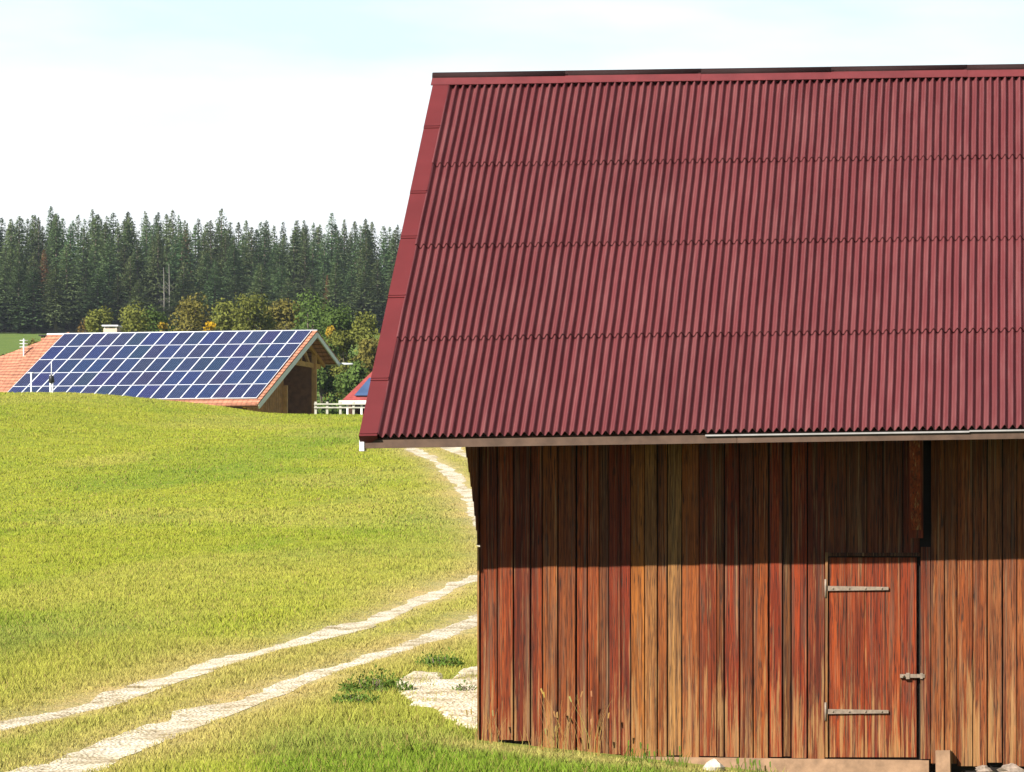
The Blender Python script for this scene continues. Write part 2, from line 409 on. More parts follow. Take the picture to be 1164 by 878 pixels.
from collections import Counter
cn_ = Counter(i for f in fs for i in f); hz_ = np.where([cn_[i] < 4 for i in range(len(fx_))], gz(fx_, fy_)-.03, hz_)
mb.add([(fx_[u], fy_[u], hz_[u]) for u in use], [tuple(mp_[i] for i in f) for f in fs], smooth=True)
tag(mb.build('gravel', M['gravel']), kind='structure')

# ------------------------------------------------------------------ grass (uncountable: one object)
def blades(n, y0, y1, margin, hmin, hmax, w, pw=1.0, seed=0, lift=1.0):
    y = y0+(y1-y0)*rng.random(n)**pw
    xl = -PX/F*y-margin; xr = np.where(y < 40, .6, np.where(y < 64, (560-PX)/F*y+1.5, (600-PX)/F*y+1.0))
    x = xl+(xr-xl)*rng.random(n)
    dA = np.minimum(pdist(x, y, rutA), pdist(x, y, rutB))
    cl = vnoise(x*3.1, y*1.3, 21)
    keep = (dA > .13) | (rng.random(n) < .10+.5*(cl > .66))
    keep &= (dA > .30) | (rng.random(n) < .75)
    barn = (x > -5.32) & (y > 31.98) & (y < 40); keep &= ~barn
    ing = pip(x, y, gravel); keep &= ~ing | (rng.random(n) < .03+.4*(cl > .76))
    keep &= ~((x > -5.2) & (y > 31.5) & (rng.random(n) < .75))
    x, y, dA = x[keep], y[keep], dA[keep]; n = len(x)
    c = grasscol(x, y, dA)*((.62 if y0 < 40 else .78)+(.62 if y0 < 40 else .38)*rng.random(n))[:, None]
    dry = rng.random(n) < .10; c[dry] = np.array([.34, .26, .09])*(.7+.5*rng.random(dry.sum()))[:, None]
    clump = vnoise(x*2.3, y*1.5, 12)
    h = (hmin+(hmax-hmin)*rng.random(n))*(.5+1.0*clump)*(1-.7*np.exp(-(dA/.75)**2))
    a = rng.random(n)*math.tau; ww = w*(.6+.8*rng.random(n)); lean = h*(.25+.6*rng.random(n)); b = rng.random(n)*math.tau
    z = gz(x, y)-.05*np.exp(-(dA/.3)**2)-.01
    dx, dy = np.cos(a)*ww/2, np.sin(a)*ww/2
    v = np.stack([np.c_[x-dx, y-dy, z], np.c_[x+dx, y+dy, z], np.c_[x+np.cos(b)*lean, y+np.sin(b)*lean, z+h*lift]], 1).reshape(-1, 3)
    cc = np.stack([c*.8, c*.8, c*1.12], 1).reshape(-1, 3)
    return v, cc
parts = [blades(380000, 26.5, 46, 2.5, .03, .10, .012, 1.0), blades(300000, 44, 78, 3, .025, .08, .016, .9), blades(260000, 74, 152, 4, .03, .08, .03, .9)]
v = np.vstack([p[0] for p in parts]); c = np.vstack([p[1] for p in parts])
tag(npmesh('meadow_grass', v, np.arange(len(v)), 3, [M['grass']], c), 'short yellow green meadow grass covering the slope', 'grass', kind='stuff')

# ------------------------------------------------------------------ the red roofed barn
XL, YE, ZE, RUN, TILT = -6.17, 31.0, 3.055, 4.0, .0146
XR = 6.6
barn = empty('wooden_barn', (-5.23, 32.15, 0), 'weathered brown plank barn with steep red corrugated roof filling the right side', 'barn')
bo = Vector(barn.location)
def tz(x): return TILT*(x-XL)
def bpart(mb, name, mats, parent=barn, lbl=None):
    mb.v = [(v[0]-bo.x, v[1]-bo.y, v[2]-bo.z) for v in mb.v]
    o = mb.build(name, mats, parent)
    if lbl: o['label'] = lbl
    return o
n_f = Vector((0, -math.sqrt(.5), math.sqrt(.5)))
def rp(x, t, off=0, back=False):
    """point on the roof: t = 0 eave, 1 ridge"""
    y = YE+RUN*t; z = ZE+3.975*t+tz(x); nn = n_f
    if back: y = YE+2*RUN-RUN*t; nn = Vector((0, n_f.y*-1, n_f.z))
    return Vector((x, y, z))+nn*off
PITCH, AMP = .077, .029
def sheet(t0, t1, x0, x1, lift, back=False, seg=10, hump=0):
    mb = MB(); n = int((x1-x0)/PITCH*seg); xs_ = [x0+(x1-x0)*i/n for i in range(n+1)]; K = 5
    vs = []
    for side in (0, 1):
        for k in range(K):
            t = t0+(t1-t0)*k/(K-1)
            for x in xs_:
                ph = (x-XL)/PITCH*math.tau
                w = .62*(2/math.pi)*math.asin(math.sin(ph))+.38*math.sin(ph)
                wob = .0025*math.sin(x*1.7+k*2.1+t0*9)+.002*math.sin(x*5.1+t0*23)
                base = AMP*w+lift*(1-k/(K-1))+wob*(1 if k in (0, K-1) else .5)+.03
                vs.append(rp(x+.0012*math.sin(t*30+x*2), t, base-(.007 if side else 0), back))
    L = n+1; fs = []; o = K*L
    for k in range(K-1):
        for i in range(n):
            fs.append((k*L+i, k*L+i+1, (k+1)*L+i+1, (k+1)*L+i)); fs.append((o+k*L+i, o+(k+1)*L+i, o+(k+1)*L+i+1, o+k*L+i+1))
    mb.add(vs, fs, smooth=True)
    sc_ = [random.uniform(.93, 1.07) for _ in range(40)]
    mb.c = [(sc_[int((v[0]-XL)/.924) % 40],)*3 for v in mb.v]
    mb.add([vs[i] for i in range(L)]+[vs[o+i] for i in range(L)], [(i, L+i, L+i+1, i+1) for i in range(n)])
    return mb
xa = XL+.155
cuts = [0, .262, .515, .752, .985]
for i in range(4):
    bpart(sheet(cuts[i]-(.016 if i else .002), cuts[i+1]+.01, xa, XR, .018 if i else .004), 'roof_sheet', M['sheet'])
bpart(sheet(-.01, .985, xa, XR, .002, True, 6), 'rear_roof_sheet', M['sheet'])
# roof boarding
mb = MB()
for back in (False, True):
    a = [rp(x, t, o, back) for x, t, o in ((XL+.03, -.0, -.06), (XR, -.0, -.06), (XR, .99, -.06), (XL+.03, .99, -.06), (XL+.03, 0, -.005), (XR, 0, -.005), (XR, .99, -.005), (XL+.03, .99, -.005))]
    mb.hexa(a, c=(.05, .022, .012))
bpart(mb, 'roof_boarding', M['wood_dark'])
# verge flashing: lapped lengths of folded sheet
for back in (False, True):
    st = [-.008, .145, .365, .53, .66, .855, .985] if not back else [-.008, .25, .5, .75, .985]
    mb = MB()
    for i in range(len(st)-1):
        t0, t1 = st[i]-(.012 if i else 0), st[i+1]; up0, up1 = .066, .056
        top = [rp(XL, t0, up0, back), rp(XL+.172, t0, up0, back), rp(XL+.172, t1, up1, back), rp(XL, t1, up1, back)]
        bot = [rp(XL, t0, -.10, back), rp(XL+.172, t0, .03, back), rp(XL+.172, t1, .03, back), rp(XL, t1, -.10, back)]
        mb.hexa(bot+top)
        mb.beam(rp(XL+.002, t0+.006, up0+.003, back), rp(XL+.169, t0+.006, up0+.003, back), .016, .008, up=n_f)
    bpart(mb, 'verge_flashing', M['trim'])
# ridge cap: folded front apron plus raised roll
mb = MB(); xs_ = [XL-.02+(XR-XL+.02)*i/9 for i in range(10)]
for i in range(9):
    x0, x1 = xs_[i], xs_[i+1]+.03; h = .004*(i % 2)
    for back in (False, True):
        mb.hexa([rp(x0, .978, .052+h, back), rp(x1, .978, .052+h, back), rp(x1, 1.0, .052+h, back), rp(x0, 1.0, .052+h, back),
                 rp(x0, .978, .062+h, back), rp(x1, .978, .062+h, back), rp(x1, 1.0, .062+h, back), rp(x0, 1.0, .062+h, back)])
bpart(mb, 'ridge_cap', M['ridge'])
mb = MB()
for i in range(9):
    x0, x1 = xs_[i], xs_[i+1]+.03; h = .001*(i % 2)
    p0 = rp(x0, 1.0, 0)+Vector((0, 0, .058+h)); p1 = rp(x1, 1.0, 0)+Vector((0, 0, .058+h))
    mb.tube([p0, p1], .05, 12)
bpart(mb, 'ridge_roll', M['roll'])
# fascia, drip strip, end plate
mb = MB()
cutx = [XL+.045, -2.6, 1.9, XR]
for i in range(3):
    x0, x1 = cutx[i], cutx[i+1]-.004
    mb.hexa([(x0, YE-.015, ZE-.100+tz(x0)), (x1, YE-.015, ZE-.100+tz(x1)), (x1, YE+.02, ZE-.100+tz(x1)), (x0, YE+.02, ZE-.100+tz(x0)),
             (x0, YE-.015, ZE-.022+tz(x0)), (x1, YE-.015, ZE-.022+tz(x1)), (x1, YE+.02, ZE-.022+tz(x1)), (x0, YE+.02, ZE-.022+tz(x0))])
bpart(mb, 'fascia_board', M['fascia'])
mb = MB(); x0 = XL+.6
for x0, x1, dz in ((-2.9, -.4, .0), (-.4, XR, .006)):
    mb.hexa([(x0, YE-.035, ZE-.034+tz(x0)+dz), (x1, YE-.035, ZE-.034+tz(x1)+dz), (x1, YE+.0, ZE-.034+tz(x1)+dz), (x0, YE, ZE-.034+tz(x0)+dz),
             (x0, YE-.03, ZE-.020+tz(x0)+dz), (x1, YE-.03, ZE-.020+tz(x1)+dz), (x1, YE, ZE-.016+tz(x1)+dz), (x0, YE, ZE-.016+tz(x0)+dz)])
bpart(mb, 'drip_strip', M['drip'])
mb = MB(); mb.box(XL-.005, XL+.04, YE-.025, YE+.09, ZE-.125, ZE-.02)
bpart(mb, 'end_plate', M['white'])
# rafters
for i in range(13):
    x = -5.9+i*1.0; mb = MB()
    mb.beam(rp(x, .0+.02, -.13), rp(x, .96, -.13), .09, .14, up=n_f); bpart(mb, 'rafter', M['wood_dark'])

# front wall of planks: (right edge px, sunlit colour)
pl = [(565, (150, 62, 30)), (584, (164, 66, 30)), (603, (112, 36, 20)), (617, (152, 60, 32)), (634, (178, 104, 58)), (655, (150, 82, 52)), (668, (172, 78, 38)), (681, (176, 84, 44)),
      (692, (118, 72, 56)), (706, (134, 42, 24)), (717, (150, 44, 28)), (733, (204, 124, 52)), (747, (190, 138, 98)), (759, (172, 104, 60)), (775, (200, 158, 118)), (795, (190, 98, 46)),
      (815, (150, 60, 32)), (823, (110, 60, 34)), (841, (152, 46, 26)), (856, (116, 52, 28)), (874, (182, 92, 42)), (890, (176, 56, 28)), (899, (96, 66, 40)), (918, (176, 58, 26)), (938, (122, 44, 30))]
EXPO = 2.0
def alb(c, k=1.0):
    c = tuple(a*.6+b*.4 for a, b in zip(c, (164, 76, 34))) if c[0] < 186 else tuple(a*.58+b*.42 for a, b in zip(c, (178, 100, 58)))
    c = (c[0]*.99, c[1]*.98, c[2]*.80)
    return tuple(min(.8, x/(1.02*EXPO)*k) for x in srgb(*c))
YW = 32.15
def wx(px, y=YW): return (px-PX)/F*y
def wz(py, y=YW): return CZ+(PY-py)/F*y
mb = MB(); x0 = wx(545)
def plank(mb, xa_, xb_, zb, zt, yf, c, th=.026, gap=None):
    gap = gap or random.choice((.006, .007, .010, .017))
    tl = random.uniform(-.004, .004); a, b = xa_+gap/2, xb_-gap/2
    e = .004
    # a plank with eased long edges
    prof = [(a, yf+th), (a, yf+e), (a+e, yf), (b-e, yf), (b, yf+e), (b, yf+th)]
    vs = []
    for z in (zb, zt): vs += [(x, y+(tl if i in (2, 3) else tl), z) for i, (x, y) in enumerate(prof)]
    n = 6
    mb.add(vs, [(i, (i+1) % n, n+(i+1) % n, n+i) for i in range(n)]+[tuple(range(n))[::-1], tuple(n+i for i in range(n))], c=c)
for k, (pr, c) in enumerate(pl):
    x1 = wx(pr); zb = wz(842 if pr < 610 else (851 if pr < 640 else 858+(pr-640)*.013))+random.uniform(-.015, .012)
    plank(mb, x0, x1, zb, 4.1, YW+random.choice((-.006, 0, .005)), alb(c)); x0 = x1
# boards above the door
for pr, c in ((962, (120, 60, 36)), (985, (110, 66, 44)), (1004, (120, 56, 30)), (1026, (130, 70, 44)), (1046, (110, 40, 26))):
    x1 = wx(pr); plank(mb, x0, x1, wz(629), 4.1, YW+.004, alb(c)); x0 = x1
x0 = wx(1058)
right = [(1074, (170, 96, 56)), (1088, (150, 92, 62)), (1106, (166, 88, 54)), (1122, (172, 98, 68)), (1140, (168, 108, 84)), (1156, (162, 100, 78)), (1174, (170, 96, 60))]
k = 0
while x0 < 5.2:
    if k < len(right): x1 = wx(right[k][0]); c = right[k][1]
    else: x1 = x0+random.uniform(.12, .2); c = random.choice(right)[1]
    plank(mb, x0, x1, wz(866)+random.uniform(-.05, .0), 4.1, YW-.012+random.choice((-.003, 0, .003)), alb(c)); x0 = x1; k += 1
# dark boarding behind the gaps
mb.box(wx(546), 5.15, YW+.04, YW+.06, -.25, 4.08, m=1)
front = bpart(mb, 'front_wall', [M['wood'], M['inside']])
# left gable, right gable, rear wall
mb = MB(); xg = wx(545)
yy = YW+.062
while yy < 38.6:
    y1 = min(38.7, yy+random.uniform(.14, .2)); tt = min((yy-YE)/RUN, (2*RUN-(y1-YE))/RUN); ztop = ZE+3.975*min(tt, 1)-.1
    mb.box(xg, xg+.03, yy, y1-.005, .0, ztop, c=alb(random.choice(pl)[1])); yy = y1
bpart(mb, 'gable_wall', M['wood'])
mb = MB(); mb.box(5.16, 5.2, YW+.062, 38.7, -.3, 4.0, c=alb((140, 80, 50))); bpart(mb, 'gable_wall', M['wood'])
mb = MB(); mb.box(xg+.032, 5.15, 38.66, 38.7, -.1, 4.0, c=alb((140, 80, 50))); bpart(mb, 'rear_wall', M['wood'])
# flared weather boards high on the left gable (seen edge-on at the corner)
mb = MB()
fo = lambda f: .128*(1-f)**1.25+.006
for i in range(7):
    f0, f1 = i/7, (i+1)/7; z1 = wz(504+116*f0); z0 = wz(504+116*f1)
    o1, o0 = fo(f0), fo(f1)+.009
    mb.hexa([(xg-o0, YW-.05, z0), (xg-.004, YW-.05, z0), (xg-.004, 36.4, z0), (xg-o0, 36.4, z0), (xg-o1, YW-.05, z1), (xg-.004, YW-.05, z1), (xg-.004, 36.4, z1), (xg-o1, 36.4, z1)], c=alb((150, 84, 40), random.uniform(.7, 1.1)))
for i in range(3):
    z0 = wz(504)+i*.33
    mb.box(xg-.14, xg-.004, YW-.03, 36.4-i*.3, z0, z0+.33, c=alb((124, 70, 34)))
bpart(mb, 'gable_cladding', M['wood'])
# corner board, pale edge strip
mb = MB(); mb.box(xg-.02, xg-.002, YW-.012, YW+.06, wz(842), wz(622), c=alb((196, 160, 128))); bpart(mb, 'corner_strip', M['wood'])
# sill beam and plinth
mb = MB()
a, b = wx(600), wx(1056)
mb.hexa([(a, YW-.05, -.45), (b, YW-.05, -.45), (b, YW+.038, -.45), (a, YW+.038, -.45), (a, YW-.045, wz(858.5)), (b, YW-.045, wz(864.5)), (b, YW+.038, wz(864.5)), (a, YW+.038, wz(858.5))])
bpart(mb, 'sill_beam', M['sill'])
mb = MB(); a, b = wx(541), wx(640)
mb.hexa([(a, YW-.06, -.3), (b, YW-.06, -.3), (b, YW+.036, -.3), (a, YW+.036, -.3), (a, YW-.055, wz(845)), (b, YW-.055, wz(857)), (b, YW+.036, wz(857)), (a, YW+.036, wz(845))])
bpart(mb, 'plinth', M['stone'])
# door
mb = MB(); x0 = wx(941.5)
for pr, c in ((962, (182, 72, 32)), (983, (172, 66, 32)), (1006, (160, 52, 26)), (1024, (176, 70, 34)), (1042, (166, 58, 30))):
    x1 = wx(pr); plank(mb, x0, x1, wz(861), wz(634), YW+.006, alb(c), gap=.0025); x0 = x1
mb.box(wx(942), wx(1042), YW+.034, YW+.039, wz(860), wz(635), m=1)
door = bpart(mb, 'door', [M['wood'], M['inside']])
for py in (669, 809):
    mb = MB(); zc = wz(py); a, b = wx(940), wx(1010)
    mb.hexa([(a, YW-.012, zc-.024), (b, YW-.012, zc-.017), (b, YW+.001, zc-.017), (a, YW+.001, zc-.024), (a, YW-.012, zc+.024), (b, YW-.012, zc+.014), (b, YW+.001, zc+.014), (a, YW+.001, zc+.024)])
    mb.tube([(a-.012, YW-.01, zc-.09), (a-.012, YW-.01, zc+.09)], .012, 8)
    for q_ in range(4): mb.tube([(a+.06+q_*.16, YW-.018, zc), (a+.06+q_*.16, YW-.01, zc)], .009, 6)
    bpart(mb, 'strap_hinge', M['iron'], door)
mb = MB(); zc = wz(768.5)
mb.box(wx(1023), wx(1051), YW-.022, YW-.003, zc-.018, zc+.018); mb.box(wx(1030), wx(1034), YW-.03, YW-.002, zc-.03, zc+.03); mb.box(wx(1046), wx(1049), YW-.03, YW-.002, zc-.028, zc+.028)
mb.tube([(wx(1027), YW-.05, zc), (wx(1027), YW-.02, zc)], .012, 8)
bpart(mb, 'latch', M['iron'], door)
mb = MB(); mb.box(wx(938.3), wx(941), YW-.012, YW+.03, wz(861), wz(628), c=alb((196, 146, 110))); bpart(mb, 'door_edge_strip', M['wood'])
mb = MB(); mb.box(wx(1046.5), wx(1057.5), YW-.012, YW+.02, wz(863), wz(622), c=alb((120, 46, 30))); bpart(mb, 'door_jamb', M['wood'])
mb = MB(); mb.box(wx(941.2), wx(1046), YW-.03, YW+.003, wz(632.5), wz(628.5), c=alb((60, 34, 24))); bpart(mb, 'door_lintel', M['wood'])
# bracket post under the eave beside the door
mb = MB(); mb.box(wx(1034), wx(1049.5), YW-.10, YW-.018, wz(612), 4.0, c=alb((150, 52, 36)))
mb.beam((wx(1042), YW-.10, wz(600)), (wx(1042), YE+.35, 3.3), .1, .1, up=(0, -1, 0), c=alb((150, 52, 36)))
bpart(mb, 'eave_bracket', M['wood'])

# ------------------------------------------------------------------ things at the foot of the barn
def rock(name, c, r, label, cat='stone', group=None, sq=(1, 1, .7), mat='stone', seed=0):
    rr = random.Random(seed); mb = MB(); nu, nv = 14, 9; vs = []
    ax = [(rr.uniform(-1, 1), rr.uniform(-1, 1), rr.uniform(-.3, 1)) for _ in range(9)]; ax = [Vector(a).normalized() for a in ax]
    for j in range(nv):
        for i in range(nu):
            t = math.pi*j/(nv-1); d = Vector((math.sin(t)*math.cos(math.tau*i/nu), math.sin(t)*math.sin(math.tau*i/nu), math.cos(t)))
            m = max(d.dot(a) for a in ax); k = r*(1-.45*max(0, m-.72)/.28)*rr.uniform(.95, 1.04)
            vs.append((d.x*k*sq[0], d.y*k*sq[1], d.z*k*sq[2]))
    fs = [(j*nu+i, (j+1)*nu+i, (j+1)*nu+(i+1) % nu, j*nu+(i+1) % nu) for j in range(nv-1) for i in range(nu)]
    mb.add(vs, fs); o = mb.build(name, M[mat]); o.location = c; return tag(o, label, cat, group)
def at(px, py):
    h = hit(px, py); return (h[0], h[1], gz1(*h))
def onfront(px, y=31.9):
    x = (px-PX)/F*y; return (x, y, gz1(x, y))
x = wx(811, 31.75); rock('stone', (x, 31.75, gz1(x, 31.75)+.03), .12, 'rounded white stone lying on the grass before the barn sill', seed=3)
mb = MB(); mb.box(-.07, .07, -.06, .06, -.45, .12, c=(1, 1, 1)); 
for i, vv in enumerate(mb.v): mb.v[i] = (vv[0]+random.uniform(-.012, .012), vv[1], vv[2]+random.uniform(-.012, .012))
o = mb.build('stone_block', M['sill']); o.location = (wx(1072), YW-.085, wz(866)); tag(o, 'pale upright block standing at the foot of the door jamb', 'block')
for i, (px, r, lb) in enumerate(((1118, .08, 'small grey stone at wall foot, left of two'), (1150, .11, 'larger grey stone at wall foot near the right edge'))):
    x = wx(px, 32.02); rock('stone', (x, 32.02, wz(874)), r, lb, 'stone', sq=(1.3, .8, .6), mat='rubble', seed=20+i)

def stalks(name, px, py, n, spread, h, label, col, y=None, seed=0, w=.0055):
    rr = random.Random(seed)
    b = at(px, py) if y is None else onfront(px, y)
    mb = MB()
    for i in range(n):
        x0, y0 = rr.uniform(-spread, spread), rr.uniform(-.05, .05); hh = h*rr.uniform(.45, 1); lx, ly = rr.uniform(-.35, .35)*hh, rr.uniform(-.25, .1)*hh
        z0 = gz1(b[0]+x0, b[1]+y0)-b[2]-.02; ww = w*rr.uniform(.7, 1.3); c = tuple(q*rr.uniform(.75, 1.2) for q in col)
        pts = [(x0+lx*t*t, y0+ly*t*t, z0+hh*t) for t in (0, .35, .7, 1)]
        vs = []
        for k, p_ in enumerate(pts):
            a = ww*(1-.75*k/3); vs += [(p_[0]-a/2, p_[1], p_[2]), (p_[0]+a/2, p_[1]+a*.3, p_[2])]
        mb.add(vs, [(2*k, 2*k+1, 2*k+3, 2*k+2) for k in range(3)], c=c)
        if rr.random() < .22:
            p_ = Vector(pts[3]); mb.add([p_+Vector((-.007, 0, 0)), p_+Vector((.007, 0, 0)), p_+Vector((.006+lx*.1, 0, .06)), p_+Vector((-.01+lx*.1, .01, .05))], [(0, 1, 2, 3)], c=tuple(q*.8 for q in c))
    o = mb.build(name, M['grass']); o.location = b; return tag(o, label, 'grass tuft')
strawc = (.36, .25, .085)
stalks('dry_grass_tuft', 652, 0, 42, .26, .62, 'tall dry straw tuft against the planks left of centre', strawc, 31.9, 1)
stalks('dry_grass_tuft', 556, 0, 22, .13, .42, 'straw coloured grass tuft at the left barn corner', strawc, 31.95, 2)
stalks('dry_grass_tuft', 606, 0, 20, .2, .25, 'low straw fringe between the corner and the tall tuft', strawc, 31.85, 3)
stalks('green_grass_tuft', 745, 0, 60, .3, .17, 'fresh green grass tuft below the sill beam, left of white stone', (.13, .19, .03), 31.7, 4, .012)
stalks('green_grass_tuft', 855, 0, 40, .2, .13, 'fresh green grass tuft below the sill beam, right of white stone', (.16, .19, .04), 31.75, 5, .012)

def weed(px, py, r, h, n, label, seed, mat='weed'):
    rr = random.Random(seed); b = at(px, py); mb = MB()
    root = empty('weed_plant', b, label, 'weed')
    for i in range(n):
        a, q_ = rr.random()*math.tau, math.sqrt(rr.random())*r; x0, y0 = math.cos(a)*q_, math.sin(a)*q_*.8
        z0 = gz1(b[0]+x0, b[1]+y0)-b[2]+h*rr.random()**1.1*(1-.7*q_/r)*(.5+rr.random()); s = rr.uniform(.012, .03)
        d = Vector((rr.uniform(-1, 1), rr.uniform(-1, 1), rr.uniform(-.2, 1.6))).normalized(); e = d.cross(Vector((rr.uniform(-1, 1), rr.uniform(-1, 1), .5))).normalized()
        p_ = Vector((x0, y0, z0)); mb.add([p_, p_+d*s+e*s*.4, p_+d*s*2.1, p_+d*s-e*s*.4], [(0, 1, 2, 3)])
    mb.build('leaves', M[mat], root)
    mb = MB()
    for i in range(14):
        a, q_ = rr.random()*math.tau, rr.random()*r*.7; x0, y0 = math.cos(a)*q_, math.sin(a)*q_*.8; z0 = gz1(b[0]+x0, b[1]+y0)-b[2]
        mb.tube([(x0*.7, y0*.7, z0-.03), (x0, y0, z0+h*.6)], .004, 4)
    mb.build('stem', M['bark'], root)
weed(428, 788, .42, .26, 1260, 'dark green leafy weed clump left of the gravel patch', 1)
weed(404, 800, .26, .16, 510, 'small leafy weed at the lower left of the dark clump', 2)
weed(500, 758, .30, .2, 690, 'dark leafy weed above the gravel patch near the barn corner', 3)
weed(527, 788, .14, .12, 80, 'tiny leafy weed growing in the gravel at the barn corner', 4)

# ------------------------------------------------------------------ solar farm building
PHI = R(10); e1 = Vector((math.cos(PHI), -math.sin(PHI), 0)); e2 = Vector((-math.sin(PHI), -math.cos(PHI), 0))
RG = P(357, 376, 190.); SL = R(28.6)
shed = empty('solar_barn', (RG.x, RG.y, gz1(RG.x, RG.y)), 'long timber barn beyond the grass crest, its roof covered in blue solar panels', 'barn')
so = Vector(shed.location)
def spart(mb, name, mats, parent=shed, lbl=None):
    mb.v = [tuple(Vector(v)-so) for v in mb.v]; o = mb.build(name, mats, parent)
    if lbl: o['label'] = lbl
    return o
def rf(u, s, off=0):
    """solar roof: u metres left of the right verge, s metres down the front slope"""
    nn = (e2*math.sin(SL)+Vector((0, 0, math.cos(SL))))
    return RG-e1*u+e2*(s*math.cos(SL))-Vector((0, 0, s*math.sin(SL)))+nn*off
BS = R(24.2)
def rb(u, s, off=0):
    nn = (-e2*math.sin(BS)+Vector((0, 0, math.cos(BS))))
    return RG-e1*u-e2*(s*math.cos(BS))-Vector((0, 0, s*math.sin(BS)))+nn*off
def slab(mb, f, u0, u1, s0, s1, o0, o1, m=0, c=(1, 1, 1)):
    mb.hexa([f(u0, s0, o0), f(u1, s0, o0), f(u1, s1, o0), f(u0, s1, o0), f(u0, s0, o1), f(u1, s0, o1), f(u1, s1, o1), f(u0, s1, o1)], m, c)
LEN = 16.6
mb = MB(); slab(mb, rf, -.05, LEN, -.0, 9.75, -.16, -.05); spart(mb, 'front_roof', M['tile'])
mb = MB(); slab(mb, rb, -.05, LEN, .0, 3.9, -.16, -.05); spart(mb, 'rear_roof', M['tile'])
NP, PW, PL = 17, .905, 1.82
for i in range(NP):
    for j in range(5):
        mb = MB(); u0 = .12+i*PW; s0 = .04+j*PL
        slab(mb, rf, u0+.004, u0+PW-.004, s0+.004, s0+PL-.004, .0, .04, 0)
        cc = (.024+random.uniform(-.004, .006), .036+random.uniform(-.006, .006), .092+random.uniform(-.015, .018))
        for a in range(6):
            for b in range(10):
                ua = u0+.036+a*(PW-.072)/6; sa = s0+.036+b*(PL-.072)/10; g = .004
                q_ = [rf(ua+g, sa+g, .046), rf(ua+(PW-.072)/6-g, sa+g, .046), rf(ua+(PW-.072)/6-g, sa+(PL-.072)/10-g, .046), rf(ua+g, sa+(PL-.072)/10-g, .046)]
                mb.add(q_, [(0, 3, 2, 1)], 1, cc)
        spart(mb, 'solar_panel', [M['frame'], M['cell']])
# verge tiles, ridge, rake boards
mb = MB()
for k in range(24): slab(mb, rf, -.20, .04, k*.405+.0, k*.405+.425, -.06, .0+.012)
for k in range(10): slab(mb, rb, -.20, .04, k*.39, k*.39+.41, -.06, .012)
spart(mb, 'verge_tiles', M['tile'])
mb = MB(); slab(mb, rf, -.2, -.12, .1, 9.7, -.36, -.065); spart(mb, 'rake_board', M['frame'], lbl='white lower edge of the front rake')
mb = MB(); slab(mb, rb, -.2, -.12, .1, 3.9, -.32, -.065); spart(mb, 'rake_board', M['frame'])
mb = MB(); mb.tube([rf(-.2, 0, .0), rf(LEN, 0, .0)], .055, 8); spart(mb, 'ridge_tiles', M['frame'])
mb = MB(); p0, p1 = rb(-.3, 3.95, -.1), rb(-.95, 4.0, -.1); mb.tube([rb(LEN, 3.97, -.12), p0, p1], .07, 8); spart(mb, 'gutter', M['frame'])
mb = MB(); mb.tube([rf(-.15, 9.8, -.13), rf(LEN, 9.8, -.13)], .07, 8); spart(mb, 'gutter', M['tile'])
# gable end, inset .9 m below the overhang
def gp(t, z, u=.9): 
    p = RG-e1*u+e2*t; return Vector((p.x, p.y, z))
zb = 8.3
def ztop(t): return RG.z-(t*math.tan(SL) if t > 0 else -t*math.tan(BS))-.3
mb = MB(); t = 2.35
while t < 7.5:
    t1 = t+.26; zt = ztop(t1); 
    a, b = gp(t, zb), gp(t1-.06, zb); d = -e1*.04
    mb.hexa([a, b, b+d, a+d, gp(t, zt), gp(t1-.06, zt), gp(t1-.06, zt)+d, gp(t, zt)+d], c=alb((150, 100, 50), random.uniform(.6, 1.2))); t = t1
spart(mb, 'gable_wall', M['wood_far'])
for t, u in ((-2.05, .82), (2.3, .82), (-2.05, 8), (-2.05, 15.5)):
    mb = MB(); mb.beam(gp(t, zb, u), gp(t, ztop(t) if t < 0 else 12.9, u), .26, .26, up=(1, 0, 0)); spart(mb, 'post', M['timber'])
mb = MB(); zt = P(340, 413, 190).z; mb.beam(gp(-3.0, zt), gp(2.6, zt), .2, .28); spart(mb, 'tie_beam', M['timber'])
mb = MB(); mb.beam(gp(-.1, zt+.1), gp(-.1, ztop(.1)), .2, .2, up=(1, 0, 0)); mb.beam(gp(1.6, zt+.1), gp(.2, ztop(.2)-.3), .14, .16); mb.beam(gp(-1.4, zt+.1), gp(-.2, ztop(-.2)-.2), .14, .16); spart(mb, 'king_post', M['timber'])
for f, smax in ((rf, 9.6), (rb, 3.85)):
    for u in (.75, 8.0, 15.6):
        mb = MB(); a, b = f(u, .1, -.28), f(u, smax, -.28); mb.beam(a, b, .16, .2); spart(mb, 'rafter', M['timber'])
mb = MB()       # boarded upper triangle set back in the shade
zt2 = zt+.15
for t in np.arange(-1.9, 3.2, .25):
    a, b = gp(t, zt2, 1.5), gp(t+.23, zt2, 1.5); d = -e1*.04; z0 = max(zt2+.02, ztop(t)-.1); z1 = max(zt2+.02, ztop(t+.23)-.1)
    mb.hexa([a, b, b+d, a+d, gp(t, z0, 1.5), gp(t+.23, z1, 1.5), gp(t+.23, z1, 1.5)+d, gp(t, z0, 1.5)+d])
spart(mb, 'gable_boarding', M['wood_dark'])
mb = MB()       # inner wall of the open bay, front, rear and left walls
a, b = gp(-2, zb, 5.5), gp(2.3, zb, 5.5); d = Vector((0, 0, zt-zb)); mb.hexa([a, b, b-e1*.1, a-e1*.1, a+d, b+d, b-e1*.1+d, a-e1*.1+d])
mb.hexa([gp(-.1, zb, 5.3), gp(.05, zb, 5.3), gp(.05, zb, 5.45), gp(-.1, zb, 5.45), gp(-.1, zt, 5.3), gp(.05, zt, 5.3), gp(.05, zt, 5.45), gp(-.1, zt, 5.45)])
spart(mb, 'inner_wall', M['wood_far'])
